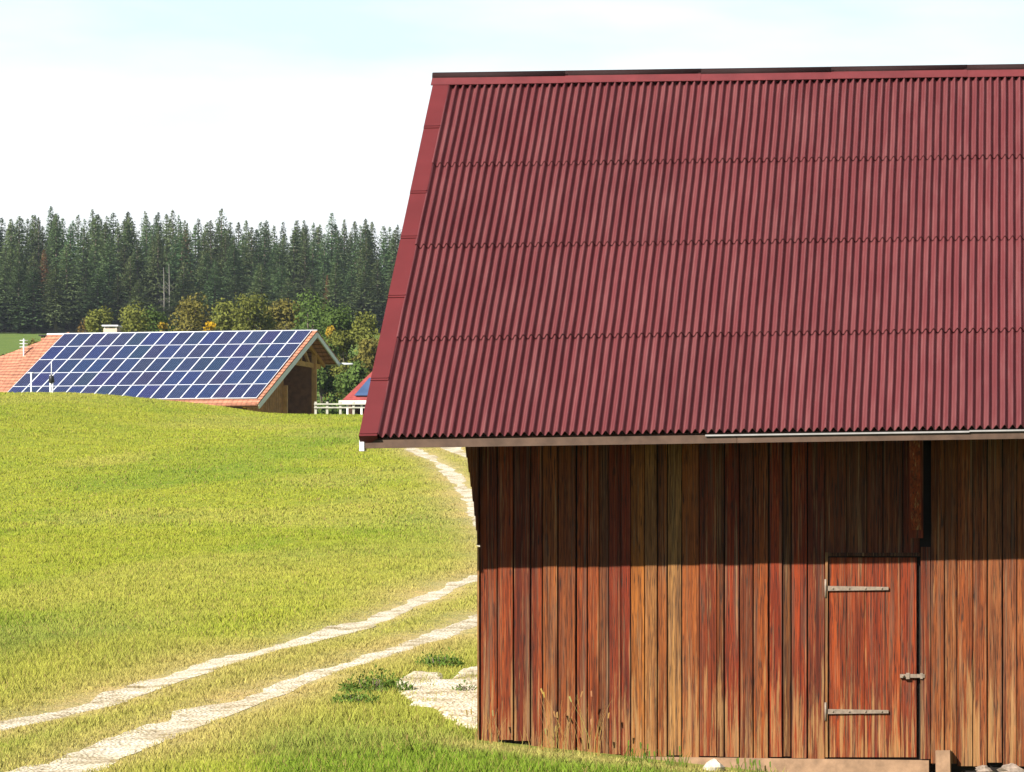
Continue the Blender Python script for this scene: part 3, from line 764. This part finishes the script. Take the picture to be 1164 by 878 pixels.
mb = MB(); a, b = gp(7.3, zb, .9), gp(7.3, zb, 16.2); d = Vector((0, 0, 2.0)); mb.hexa([a, b, b-e2*.1, a-e2*.1, a+d, b+d, b-e2*.1+d, a-e2*.1+d]); spart(mb, 'front_wall', M['wood_far'])
mb = MB(); a, b = gp(-2, zb, .95), gp(-2, zb, 16.2); d = Vector((0, 0, 6.5)); mb.hexa([a, b, b-e2*.1, a-e2*.1, a+d, b+d, b-e2*.1+d, a-e2*.1+d]); spart(mb, 'rear_wall', M['shade_wood'])
mb = MB(); a, b = gp(-1.8, zb, 16.2), gp(7.2, zb, 16.2); d = Vector((0, 0, 2.0)); mb.hexa([a, b, b+e1*.1, a+e1*.1, a+d, b+d, b+e1*.1+d, a+e1*.1+d]); spart(mb, 'left_wall', M['plaster'])
# chimney on the rear slope
def chimney(mb_parent_fn, base, w, h, m0, capm, capw, parent_org, lbl=None, kind='chimney'):
    mb = MB(); mb.box(-w/2, w/2, -w/2, w/2, -1.5, h); mb.v = [tuple(Vector(v)+base) for v in mb.v]
    o = mb_parent_fn(mb, kind, m0, lbl=lbl)
    mb = MB(); mb.box(-capw/2, capw/2, -capw/2, capw/2, h+.12, h+.2); 
    for sx in (-1, 1):
        for sy in (-1, 1): mb.box(sx*w*.42-.03, sx*w*.42+.03, sy*w*.42-.03, sy*w*.42+.03, h, h+.12)
    mb.v = [tuple(Vector(v)+base) for v in mb.v]
    c = mb_parent_fn(mb, 'chimney_cap', capm); c.parent = o
p = rb(12.95, 1.0, 0); chimney(spart, p, .8, .75, M['plaster'], M['frame'], .95, so)

# ------------------------------------------------------------------ tiled house at the left edge
hb = P(-20, 440, 199.); house = empty('tiled_house', (hb.x, hb.y, gz1(hb.x, hb.y)), 'house with salmon tiled roof at the left edge beside the solar barn', 'house')
ho = Vector(house.location)
def hpart(mb, name, mats, parent=house, lbl=None):
    mb.v = [tuple(Vector(v)-ho) for v in mb.v]; return mb.build(name, mats, parent)
YH = 199.
def quadslab(mb, pts, th=.18):
    a = [Vector(p_) for p_ in pts]; nn = (a[1]-a[0]).cross(a[2]-a[1]).normalized()
    if nn.z < 0: nn = -nn
    mb.hexa([p_-nn*th for p_ in a]+a)
mb = MB(); quadslab(mb, [P(-60, 452, YH-5), P(14, 452, YH-5), P(50, 405, YH), P(-60, 428, YH)]); hpart(mb, 'front_roof', M['tile'])
mb = MB(); quadslab(mb, [P(14, 451, YH-5.1), P(22, 451, YH-5.1), P(79, 377.5, YH+1.5), P(67, 381, YH+1.5)]); hpart(mb, 'hip_roof', M['tile'])
mb = MB(); quadslab(mb, [P(-60, 428, YH+.02), P(50, 405, YH+.02), P(70, 379, YH+1.5), P(66, 430, YH+6)]); hpart(mb, 'rear_roof', M['tile'])
mb = MB(); a, b = P(-60, 452, YH-4.3), P(14, 452, YH-4.3); mb.hexa([Vector((x_, y_, z_)) for z_ in (8.2, a.z-.05) for x_, y_ in ((a.x, YH-4.3), (b.x, YH-4.3), (b.x, YH+4), (a.x, YH+4))]); hpart(mb, 'wall', M['plaster'])
chimney(hpart, P(54, 383, YH+2.2)-Vector((0, 0, .3)), .62, .2, M['tile'], M['black'], .85, ho)
mb = MB(); a = P(27, 417, YH+.4); mb.tube([a-Vector((0, 0, .5)), a+Vector((0, 0, 1.7))], .045, 8); 
for k in range(3): mb.tube([a+Vector((-.25, 0, 1.2+k*.2)), a+Vector((.25, 0, 1.2+k*.2))], .02, 6)
mb.box(a.x-.28, a.x+.28, a.y-.15, a.y+.15, a.z-.25, a.z+.12); hpart(mb, 'aerial', M['frame'])
# a slice of another house with blue panels, further left
hc = P(-12, 425, 232.); h2 = empty('panelled_house', (hc.x, hc.y, gz1(hc.x, hc.y)), 'distant house at the left edge showing a slice of blue panels', 'house')
def h2part(mb, name, m): mb.v = [tuple(Vector(v)-Vector(h2.location)) for v in mb.v]; return mb.build(name, m, h2)
mb = MB(); quadslab(mb, [P(-70, 432, 228), P(9, 432, 228), P(12, 413, 234), P(-64, 413, 234)]); h2part(mb, 'roof', M['redtile'])
mb = MB(); quadslab(mb, [P(-60, 428, 228.4)+Vector((0, 0, .15)), P(7, 428, 228.4)+Vector((0, 0, .15)), P(10, 415, 233)+Vector((0, 0, .15)), P(-58, 415, 233)+Vector((0, 0, .15))], .1); h2part(mb, 'solar_array', M['cell2'])
mb = MB(); a = P(-66, 431, 229); b = P(6, 431, 229); mb.box(a.x, b.x, 229, 238, a.z-4, a.z); h2part(mb, 'wall', M['plaster'])
# white posts poking over the crest
def post(px, ptop, Y, label, box=False):
    b = P(px, 452, Y); z0 = gz1(b.x, b.y); o = empty('garden_post', (b.x, b.y, z0), label, 'post'); top = P(px, ptop, Y).z-z0
    mb = MB()
    if box:
        mb.tube([(-.06, 0, -.1), (-.06, 0, top*.78)], .04, 8); mb.tube([(.06, 0, -.1), (.06, 0, top*.78)], .04, 8); mb.tube([(0, 0, top*.7), (0, 0, top)], .02, 6)
    else:
        mb.tube([(0, 0, -.1), (0, 0, top)], .04, 8); mb.tube([(-.14, 0, top), (.14, 0, top)], .03, 6)
    mb.build('pole', M['white'], o)
    if box:
        mb = MB(); q_ = top*.72
        mb.tube([(0, 0, q_-.25), (0, 0, q_-.18), (0, 0, q_+.12), (0, 0, q_+.2)], [.03, .15, .12, .02], 10); mb.build('dark_lantern', M['black'], o)
post(35.5, 424, 168, 'plain white post with short crossbar, left of two at the crest')
post(58.5, 411, 168, 'white double post with dark lantern in front of the solar panels', True)

# small red house at the right, half hidden by the barn roof
sm = P(430, 462, 205.); cot = empty('red_roof_cottage', (sm.x, sm.y, gz1(sm.x, sm.y)), 'small house with pinkish red roof peeping out behind the barn verge', 'house')
def cpart(mb, name, m, lbl=None): mb.v = [tuple(Vector(v)-Vector(cot.location)) for v in mb.v]; return mb.build(name, m, cot)
mb = MB(); quadslab(mb, [P(389, 455, 205), P(490, 455, 205), P(520, 404, 210), P(436, 410, 210)]); cpart(mb, 'front_roof', M['redtile'])
mb = MB(); quadslab(mb, [P(436, 410, 210), P(520, 404, 210), P(540, 450, 216), P(456, 450, 216)]); cpart(mb, 'rear_roof', M['redtile'])
mb = MB(); U = Vector((0, -.06, .14)); quadslab(mb, [P(403, 452, 205.3)+U, P(440, 452, 205.3)+U, P(458, 432, 207.2)+U, P(420, 432, 207.2)+U], .05); cpart(mb, 'solar_array', M['cell2'])
mb = MB(); a = P(389, 457, 204.9); b = P(490, 457, 204.9); mb.box(a.x-.2, b.x, 204.8, 204.95, a.z-.1, a.z+.08); cpart(mb, 'gutter', M['white'])
mb = MB(); a = P(394, 457, 205.8); mb.box(a.x, b.x, 205.8, 214, gz1(a.x, 206)-.3, a.z+.05); cpart(mb, 'wall', M['wood_dark'])
for px in (395, 411, 425):
    mb = MB(); a = P(px, 457, 205.1); mb.box(a.x-.06, a.x+.06, 205.05, 205.17, gz1(a.x, 205)-.2, a.z); cpart(mb, 'post', M['white'])
# white rail fence
fx = P(388, 460, 172.); fen = empty('rail_fence', (fx.x, fx.y, gz1(fx.x, fx.y)), 'white two rail fence on the crest between solar barn and small house', 'fence')
def fpart(mb, name, m): mb.v = [tuple(Vector(v)-Vector(fen.location)) for v in mb.v]; return mb.build(name, m, fen)
for k, px in enumerate((359, 372, 387, 402, 418, 434)):
    a = P(px, 458, 172); mb = MB(); mb.box(a.x-.06, a.x+.06, a.y-.05, a.y+.05, gz1(a.x, a.y)-.2, a.z+.05); fpart(mb, 'post', M['oldwhite'])
for dy in (459.5, 463.5):
    mb = MB(); a, b = P(357, dy, 171.9), P(440, dy, 171.9); mb.box(a.x, b.x, 171.88, 171.94, a.z-.035, a.z+.035); fpart(mb, 'rail', M['oldwhite'])

# ------------------------------------------------------------------ trees
def conifer(h, r, seed, full=1.0, bare=.12):
    rr = random.Random(seed); mb = MB(); nl = 26; ph = rr.random()*6
    prof = lambda f: r*(min(1, (1-f)*1.5)**.8)*(.9+.1*math.sin(f*9+ph))+.05
    lobes = [rr.uniform(.72, 1.12) for _ in range(7)]
    for i in range(nl):
        f = (i/(nl-1))**.9; z = h*(bare+(1-bare)*f*.97); rad = prof(f)*rr.uniform(.8, 1.1)
        nb = max(4, int(9-4*f)); a0 = rr.random()*math.tau
        for b in range(nb):
            a = a0+math.tau*b/nb+rr.uniform(-.35, .35); L = rad*rr.uniform(.6, 1.12)
            d = Vector((math.cos(a), math.sin(a), 0)); s = Vector((-d.y, d.x, 0)); drop = L*rr.uniform(.25, .6)*(1-.8*f)-L*.5*f*f
            o_ = Vector((0, 0, z)); w = L*.26+.06
            mid = o_+d*L*.55-Vector((0, 0, drop*.35)); tip = o_+d*L-Vector((0, 0, drop))
            mb.add([o_, mid+s*w, tip, mid-s*w], [(0, 1, 2, 3)])
    n = int(2300*full)
    for i in range(n):              # needle sprays over the whole crown
        f = 1-(1-rr.random()**1.0)**.62 if rr.random() < .7 else rr.random()**.8
        z = h*(bare+(1-bare)*f*.985); a = rr.random()*math.tau
        lob = lobes[int(a/math.tau*7) % 7]; lay = .84+.2*math.sin(z*4.2+lob*9+a*2)
        q_ = prof(f)*lob*lay*(1-rr.random()**2.2*.6)
        d = Vector((math.cos(a), math.sin(a), 0)); s = Vector((-d.y, d.x, 0))
        p_ = d*q_+Vector((0, 0, z)); L = rr.uniform(.28, .75)*(1-.55*f); wv = rr.uniform(.10, .22)*(1-.4*f)
        ax = (d*rr.uniform(.2, 1)+s*rr.uniform(-.6, .6)+Vector((0, 0, rr.uniform(-1.0, .35)+.6*f))).normalized(); bx = (s+Vector((0, 0, rr.uniform(-.9, .9)))).normalized()
        mb.add([p_-bx*wv, p_+bx*wv, p_+ax*L+bx*wv*.2, p_+ax*L-bx*wv*.2], [(0, 1, 2, 3)])
    mb.add([(-.07, 0, h*.95), (.07, 0, h*.95), (0, 0, h)], [(0, 1, 2)]); mb.add([(0, -.07, h*.95), (0, .07, h*.95), (0, 0, h)], [(0, 1, 2)])
    tr = MB(); tr.tube([(0, 0, -.6), (0, 0, h*.5), (0, 0, h*.97)], [.016*h, .010*h, .02], 7)
    return mb, tr
def proto_tree(name, mbs, crown_mat, bark='bark'):
    o = bpy.data.objects.new(name, None); COL.objects.link(o)
    mbs[1].build('trunk', M[bark], o); mbs[0].build('crown', crown_mat, o)
    return o
PROT = [proto_tree('spruce_tree', conifer(20, rr_, 100+i, 1.0+.1*(i % 3), (.06, .1, .16, .08, .2, .12, .1)[i]), M['spruce']) for i, rr_ in enumerate((3.0, 3.5, 2.7, 3.9, 3.1, 3.6, 2.4))]
used = [False]*len(PROT)
def plant(k, loc, rz, sc, label, group):
    if not used[k]:
        used[k] = True; o = PROT[k]; o.location = loc; o.rotation_euler = (0, 0, rz); o.scale = sc
    else: o = copy_tree(PROT[k], loc, rz, sc)
    tag(o, label, 'tree', group); return o
skyline = [(-60, 246), (0, 247), (60, 243), (100, 239), (135, 240), (175, 243), (205, 250), (250, 248), (300, 252), (350, 251), (400, 253), (452, 251), (520, 250), (600, 248)]
skx = [s[0] for s in skyline]; sky_ = [s[1] for s in skyline]
rows = [(522, 10.5), (532, 13.0), (544, 15), (557, 16.5), (572, 18), (590, 19), (610, 19.5), (632, 20.5), (655, 21)]
for ri, (Y, ht) in enumerate(rows):
    step = 3.9 if ri < 6 else 2.7
    x = (-75-PX)/F*Y+random.uniform(0, step)
    while x < (505-PX)/F*Y:
        px = PX+x/Y*F; yj = Y+random.uniform(-5, 5); z0 = gz1(x, yj)
        h = ht*random.uniform(.78, 1.12)
        if ri >= 6:
            tgt = np.interp(px, skx, sky_)+random.uniform(-3, 6)+(8-ri)*4; h = CZ+(PY-tgt)/F*yj-z0
        s = h/20; k = random.randrange(len(PROT)); wv = random.uniform(.95, 1.3)*max(.85, s)
        if ri >= 6: lb, g = 'dark spruce with its pointed tip in the forest skyline', 'skyline spruces'
        elif ri >= 3: lb, g = 'spruce packed into the middle of the wooded hillside', 'mid forest spruces'
        else: lb, g = 'spruce along the lower front edge of the wooded hillside', 'forest edge spruces'
        if not (ri < 2 and 180 < px < 200):
            plant(k, (x, yj, z0), random.random()*math.tau, (wv, wv, s), lb, g)
        x += step*random.uniform(.75, 1.3)
# the wood goes on either side of the view: too many trees to count, one mass
def bake(mb):
    v_ = np.array(mb.v); f_ = np.array([f if len(f) == 4 else list(f)+[f[2]] for f in mb.f]); return v_, f_
bk = [bake(conifer(20, 3.6, 900+i, .30, .05)[0]) for i in range(4)]
vs, fs, off = [], [], 0
for side in (0, 1):
    for ri, (Y, ht) in enumerate(rows):
        if ri % 2: continue
        x = (515-PX)/F*Y if side else (-75-PX)/F*Y-150
        x1 = (515-PX)/F*Y+150 if side else (-80-PX)/F*Y
        while x < x1:
            v_, f_ = bk[random.randrange(4)]; yj = Y+random.uniform(-6, 6); k = ht*random.uniform(.85, 1.15)/20; a = random.random()*6.28
            ca, sa = math.cos(a)*k, math.sin(a)*k
            vs.append(np.c_[v_[:, 0]*ca-v_[:, 1]*sa+x, v_[:, 0]*sa+v_[:, 1]*ca+yj, v_[:, 2]*k+gz1(x, yj)]); fs.append(f_+off); off += len(v_); x += random.uniform(3.8, 6)
tag(npmesh('forest', np.vstack(vs), np.vstack(fs).ravel(), 4, [M['spruce']]), 'spruce wood continuing along the hillside beyond the single trees', 'forest', kind='stuff')
# standouts
def single(px, ptop, Y, k, label, w=1.0, mat=None, bark=None):
    b = P(px, 400, Y); z0 = gz1(b.x, Y); h = P(px, ptop, Y).z-z0; s = h/20
    o = copy_tree(PROT[k], (b.x, Y, z0), random.random()*6, (w*s, w*s, s)); tag(o, label, 'tree')
    if mat:
        for ch in o.children:
            if ch.name.startswith('crown'): ch.data = ch.data.copy(); ch.data.materials[0] = M[mat]
    if 'group' in o: del o['group']
    return o
single(58, 233, 662, 2, 'tallest thin spruce tip standing clear of the skyline at left', .95)
single(165, 239, 650, 3, 'broad open spruce, left of the twin rounded tops on the skyline', .9)
single(180, 240, 652, 1, 'broad open spruce, right of the twin rounded tops on the skyline', .95)
single(203, 243, 652, 0, 'spruce just right of the notch in the skyline', .85)
single(50, 283, 541, 5, 'rusty brown conifer high in the forest at left', .9, 'rust')
single(211, 259, 604, 4, 'rusty brown conifer just under the skyline right of the notch', .8, 'rust')
single(372, 312, 520, 6, 'thin rusty brown conifer above the solar barn gable', .8, 'rust')

def broadleaf(h, r, seed, nl=1600, leaf=.33, blobs=11, trunk=.3):
    rr = random.Random(seed); mb = MB(); tr = MB(); centers = []
    for i in range(blobs):
        f = rr.random(); a = rr.random()*math.tau; z = h*(trunk+(1-trunk)*(.12+.76*f)); q_ = r*math.sqrt(rr.random())*.75*(1-.55*abs(f-.4))
        centers.append((Vector((math.cos(a)*q_, math.sin(a)*q_, z)), r*rr.uniform(.32, .58)))
    centers.append((Vector((0, 0, h*.86)), r*.4))
    tr.tube([(0, 0, -.4), (.05*r, 0, h*.3), (0, .04*r, h*.6), (0, 0, h*.88)], [.022*h, .016*h, .010*h, .02], 7)
    ztop_ = max(c_.z+q_*.95 for c_, q_ in centers); centers = [(Vector((c_.x, c_.y, c_.z*h/ztop_)), q_) for c_, q_ in centers]
    for c_, q_ in centers:
        tr.tube([(0, 0, max(.15*h, c_.z*.55)), c_*.6+Vector((0, 0, c_.z*.32)), c_], [.008*h, .005*h, .015], 5, cap=False)
    for i in range(nl):
        c_, q_ = rr.choice(centers); d = Vector((rr.gauss(0, 1), rr.gauss(0, 1), rr.gauss(0, 1))).normalized()
        p_ = c_+Vector((d.x, d.y, d.z*1.15))*q_*rr.uniform(.5, 1.12); s = leaf*rr.uniform(.5, 1.25)
        nn = (d+Vector((rr.gauss(0, .6), rr.gauss(0, .6), rr.gauss(0, .6)))).normalized(); a = nn.cross(Vector((rr.uniform(-1, 1), rr.uniform(-1, 1), rr.uniform(-1, 1)))).normalized(); b = nn.cross(a)
        mb.add([p_-a*s*.5, p_+b*s*.35, p_+a*s*.55, p_-b*s*.35], [(0, 1, 2, 3)])
    return mb, tr
def bl(px, ptop, Y, wpx, mat, label, seed, name='broadleaf_tree', bark='bark', nl=1700, cat='tree', leaf=.27, trunk=.22):
    b = P(px, 400, Y); z0 = gz1(b.x, Y); h = P(px, ptop, Y).z-z0; r = wpx/2/F*Y*1.2
    o = empty(name, (b.x, Y, z0), label, cat); m = broadleaf(h, r, seed, nl, leaf, 12, trunk)
    m[1].build('trunk', M[bark], o); m[0].build('crown', M[mat], o); return o
L_ = [
 (118, 350, 300, 44, 'olive', 'olive green tree above the left end of the solar roof ridge, beside the chimney'),
 (150, 347, 290, 50, 'olive', 'yellowish olive tree second from the left behind the solar roof'),
 (180, 352, 300, 46, 'green', 'darker green tree behind the solar roof, between olive and golden trees'),
 (214, 336, 288, 56, 'ochre', 'bushy ochre tree tallest behind the middle of the solar roof'),
 (252, 343, 300, 54, 'olive', 'olive tree just right of the bushy ochre tree'),
 (288, 336, 290, 56, 'olive', 'olive green tree behind the right half of the solar roof'),
 (320, 341, 304, 46, 'ochre', 'ochre tree between two green ones behind the solar roof'),
 (350, 332, 282, 66, 'green', 'large round green tree behind the peak of the solar barn gable'),
 (388, 348, 272, 54, 'green', 'dark green tree right of the solar barn gable peak'),
 (414, 356, 262, 54, 'olive', 'olive brown tree close to the red verge of the barn'),
 (394, 378, 238, 44, 'olive', 'low olive tree behind the gutter end of the solar barn'),
 (366, 388, 230, 40, 'green', 'dark low tree seen through the open gable of the solar barn'),
 (422, 386, 238, 46, 'ochre', 'ochre low tree above the small red roof'),
 (455, 360, 270, 54, 'green', 'green tree mostly hidden behind the red verge of the barn'),
 (376, 372, 250, 22, 'gold', 'small golden tree beside the solar barn gable peak'),
 (406, 412, 226, 46, 'green', 'low dark bush between the solar barn and the small red roof')]
for i, a in enumerate(L_): bl(*a[:5], a[5], 300+i, nl=4600, trunk=.04)
bl(237, 366, 262, 14, 'yellow', 'small bright yellow tree top just above the solar ridge', 400, nl=500)
bl(187, 366, 265, 14, 'gold', 'small golden bush just above the solar ridge left of middle', 401, nl=400)
bl(97, 362, 330, 22, 'rustleaf', 'reddish brown bush behind the left chimney of the solar roof', 402, nl=600)
bl(40, 386, 300, 26, 'ochre', 'ochre hedge bush on the far meadow beside the house chimney', 403, 'hedge_bush', nl=700, cat='bush', trunk=.05)
bl(14, 402, 290, 34, 'rustleaf', 'brown hedge bush above the salmon roof at left', 404, 'hedge_bush', nl=700, cat='bush', trunk=.05)
# pale bare trunks at the forest foot
for i, (px, p0, Y, lb) in enumerate(((186, 304, 527, 'pale bare stem in the dark forest gap, left of two'), (192, 300, 528, 'pale bare stem in the dark forest gap, right of two'), (275, 326, 526, 'short pale stem at the forest foot above the solar roof'))):
    b = P(px, 378, Y); z0 = gz1(b.x, Y); h = P(px, p0, Y).z-z0; o = empty('bare_tree', (b.x, Y, z0), lb, 'tree')
    tr = MB(); tr.tube([(0, 0, -.4), (.1, 0, h*.5), (0, 0, h)], [.11, .09, .03], 7); tr.build('trunk', M['palebark'], o)
    tr = MB(); rr = random.Random(i)
    for k in range(14):
        z = h*rr.uniform(.2, .7); a = rr.random()*6.28; tr.tube([(0, 0, z), (math.cos(a)*.9, math.sin(a)*.9, z+.8)], [.03, .01], 5)
    tr.build('crown', M['palebark'], o)

# ------------------------------------------------------------------ thin autumn haze
hm = bpy.data.materials.new('thin_haze'); hm.use_nodes = True; ht_ = hm.node_tree; ht_.nodes.remove(ht_.nodes['Principled BSDF'])
pv = ht_.nodes.new('ShaderNodeVolumePrincipled'); pv.inputs['Color'].default_value = (.80, .88, 1, 1); pv.inputs['Density'].default_value = .00010; pv.inputs['Anisotropy'].default_value = .2
ht_.links.new(pv.outputs[0], ht_.nodes['Material Output'].inputs['Volume'])
mb = MB(); mb.box(-2600, 2600, -320, 5600, -3, 96); tag(mb.build('haze', hm), kind='stuff')

# ------------------------------------------------------------------ light and sky
AZ, EL = 38.5, 37.3
sun = bpy.data.lights.new('sun', 'SUN'); sun.energy = 5.0; sun.angle = R(.53); sun.color = (1, .94, .84)
suno = bpy.data.objects.new('sun', sun); COL.objects.link(suno)
sv = Vector((-math.sin(R(AZ))*math.cos(R(EL)), -math.cos(R(AZ))*math.cos(R(EL)), math.sin(R(EL))))
suno.rotation_euler = (-sv).to_track_quat('-Z', 'Y').to_euler(); suno.location = (-20, -20, 40)
w = bpy.data.worlds.new('World'); S.world = w; w.use_nodes = True
nt = w.node_tree; N = nt.nodes; Lk = nt.links
bg = N['Background']; sky = N.new('ShaderNodeTexSky'); sky.sky_type = 'NISHITA'; sky.sun_disc = False
sky.sun_elevation = R(EL); sky.sun_rotation = R(180+AZ); sky.air_density = .7; sky.dust_density = .2; sky.ozone_density = 1.0
tc = N.new('ShaderNodeTexCoord'); sp = N.new('ShaderNodeSeparateXYZ'); Lk.new(tc.outputs['Generated'], sp.inputs[0])
mr = N.new('ShaderNodeMapRange'); mr.interpolation_type = 'SMOOTHSTEP'; Lk.new(sp.outputs[2], mr.inputs[0]); mr.inputs[1].default_value = .19; mr.inputs[2].default_value = .34; mr.inputs[3].default_value = 1; mr.inputs[4].default_value = 0
nz = N.new('ShaderNodeTexNoise'); mp = N.new('ShaderNodeMapping'); mp.inputs['Scale'].default_value = (5, 5, 22); Lk.new(tc.outputs['Generated'], mp.inputs[0]); Lk.new(mp.outputs[0], nz.inputs['Vector']); nz.inputs['Scale'].default_value = 1.4; nz.inputs['Detail'].default_value = 6
ad = N.new('ShaderNodeMath'); ad.operation = 'MULTIPLY_ADD'; Lk.new(nz.outputs[0], ad.inputs[0]); ad.inputs[1].default_value = .4; ad.inputs[2].default_value = -.17
ad2 = N.new('ShaderNodeMath'); ad2.operation = 'ADD'; ad2.use_clamp = True; 
mr2 = N.new('ShaderNodeMapRange'); mr2.interpolation_type = 'SMOOTHSTEP'; Lk.new(sp.outputs[1], mr2.inputs[0]); mr2.inputs[1].default_value = .1; mr2.inputs[2].default_value = .6   # the cloud bank lies to the north only
ad3 = N.new('ShaderNodeMath'); ad3.operation = 'MULTIPLY'; Lk.new(ad2.outputs[0], ad3.inputs[0]); Lk.new(mr2.outputs[0], ad3.inputs[1])
Lk.new(mr.outputs[0], ad2.inputs[0]); Lk.new(ad.outputs[0], ad2.inputs[1])
mx = N.new('ShaderNodeMix'); mx.data_type = 'RGBA'; Lk.new(ad3.outputs[0], mx.inputs[0]); Lk.new(sky.outputs[0], mx.inputs[6]); 
mr3 = N.new('ShaderNodeMapRange'); mr3.interpolation_type = 'SMOOTHSTEP'; Lk.new(sp.outputs[2], mr3.inputs[0]); mr3.inputs[1].default_value = .10; mr3.inputs[2].default_value = .16
mm = N.new('ShaderNodeMath'); mm.operation = 'MULTIPLY_ADD'; mm.use_clamp = True; Lk.new(nz.outputs[0], mm.inputs[0]); mm.inputs[1].default_value = -3.2; mm.inputs[2].default_value = 2.4
mm2 = N.new('ShaderNodeMath'); mm2.operation = 'MULTIPLY'; Lk.new(mm.outputs[0], mm2.inputs[0]); Lk.new(mr3.outputs[0], mm2.inputs[1])
mxc = N.new('ShaderNodeMix'); mxc.data_type = 'RGBA'; Lk.new(mm2.outputs[0], mxc.inputs[0]); mxc.inputs[6].default_value = (10.5, 10.9, 11.1, 1); mxc.inputs[7].default_value = (7.5, 9.8, 10.3, 1); Lk.new(mxc.outputs[2], mx.inputs[7])
Lk.new(mx.outputs[2], bg.inputs[0]); bg.inputs[1].default_value = .05
S.view_settings.view_transform = 'Standard'; S.view_settings.look = 'None'; S.view_settings.exposure = 1.15; S.view_settings.gamma = 1
S.cycles.max_bounces = 6; S.cycles.diffuse_bounces = 3
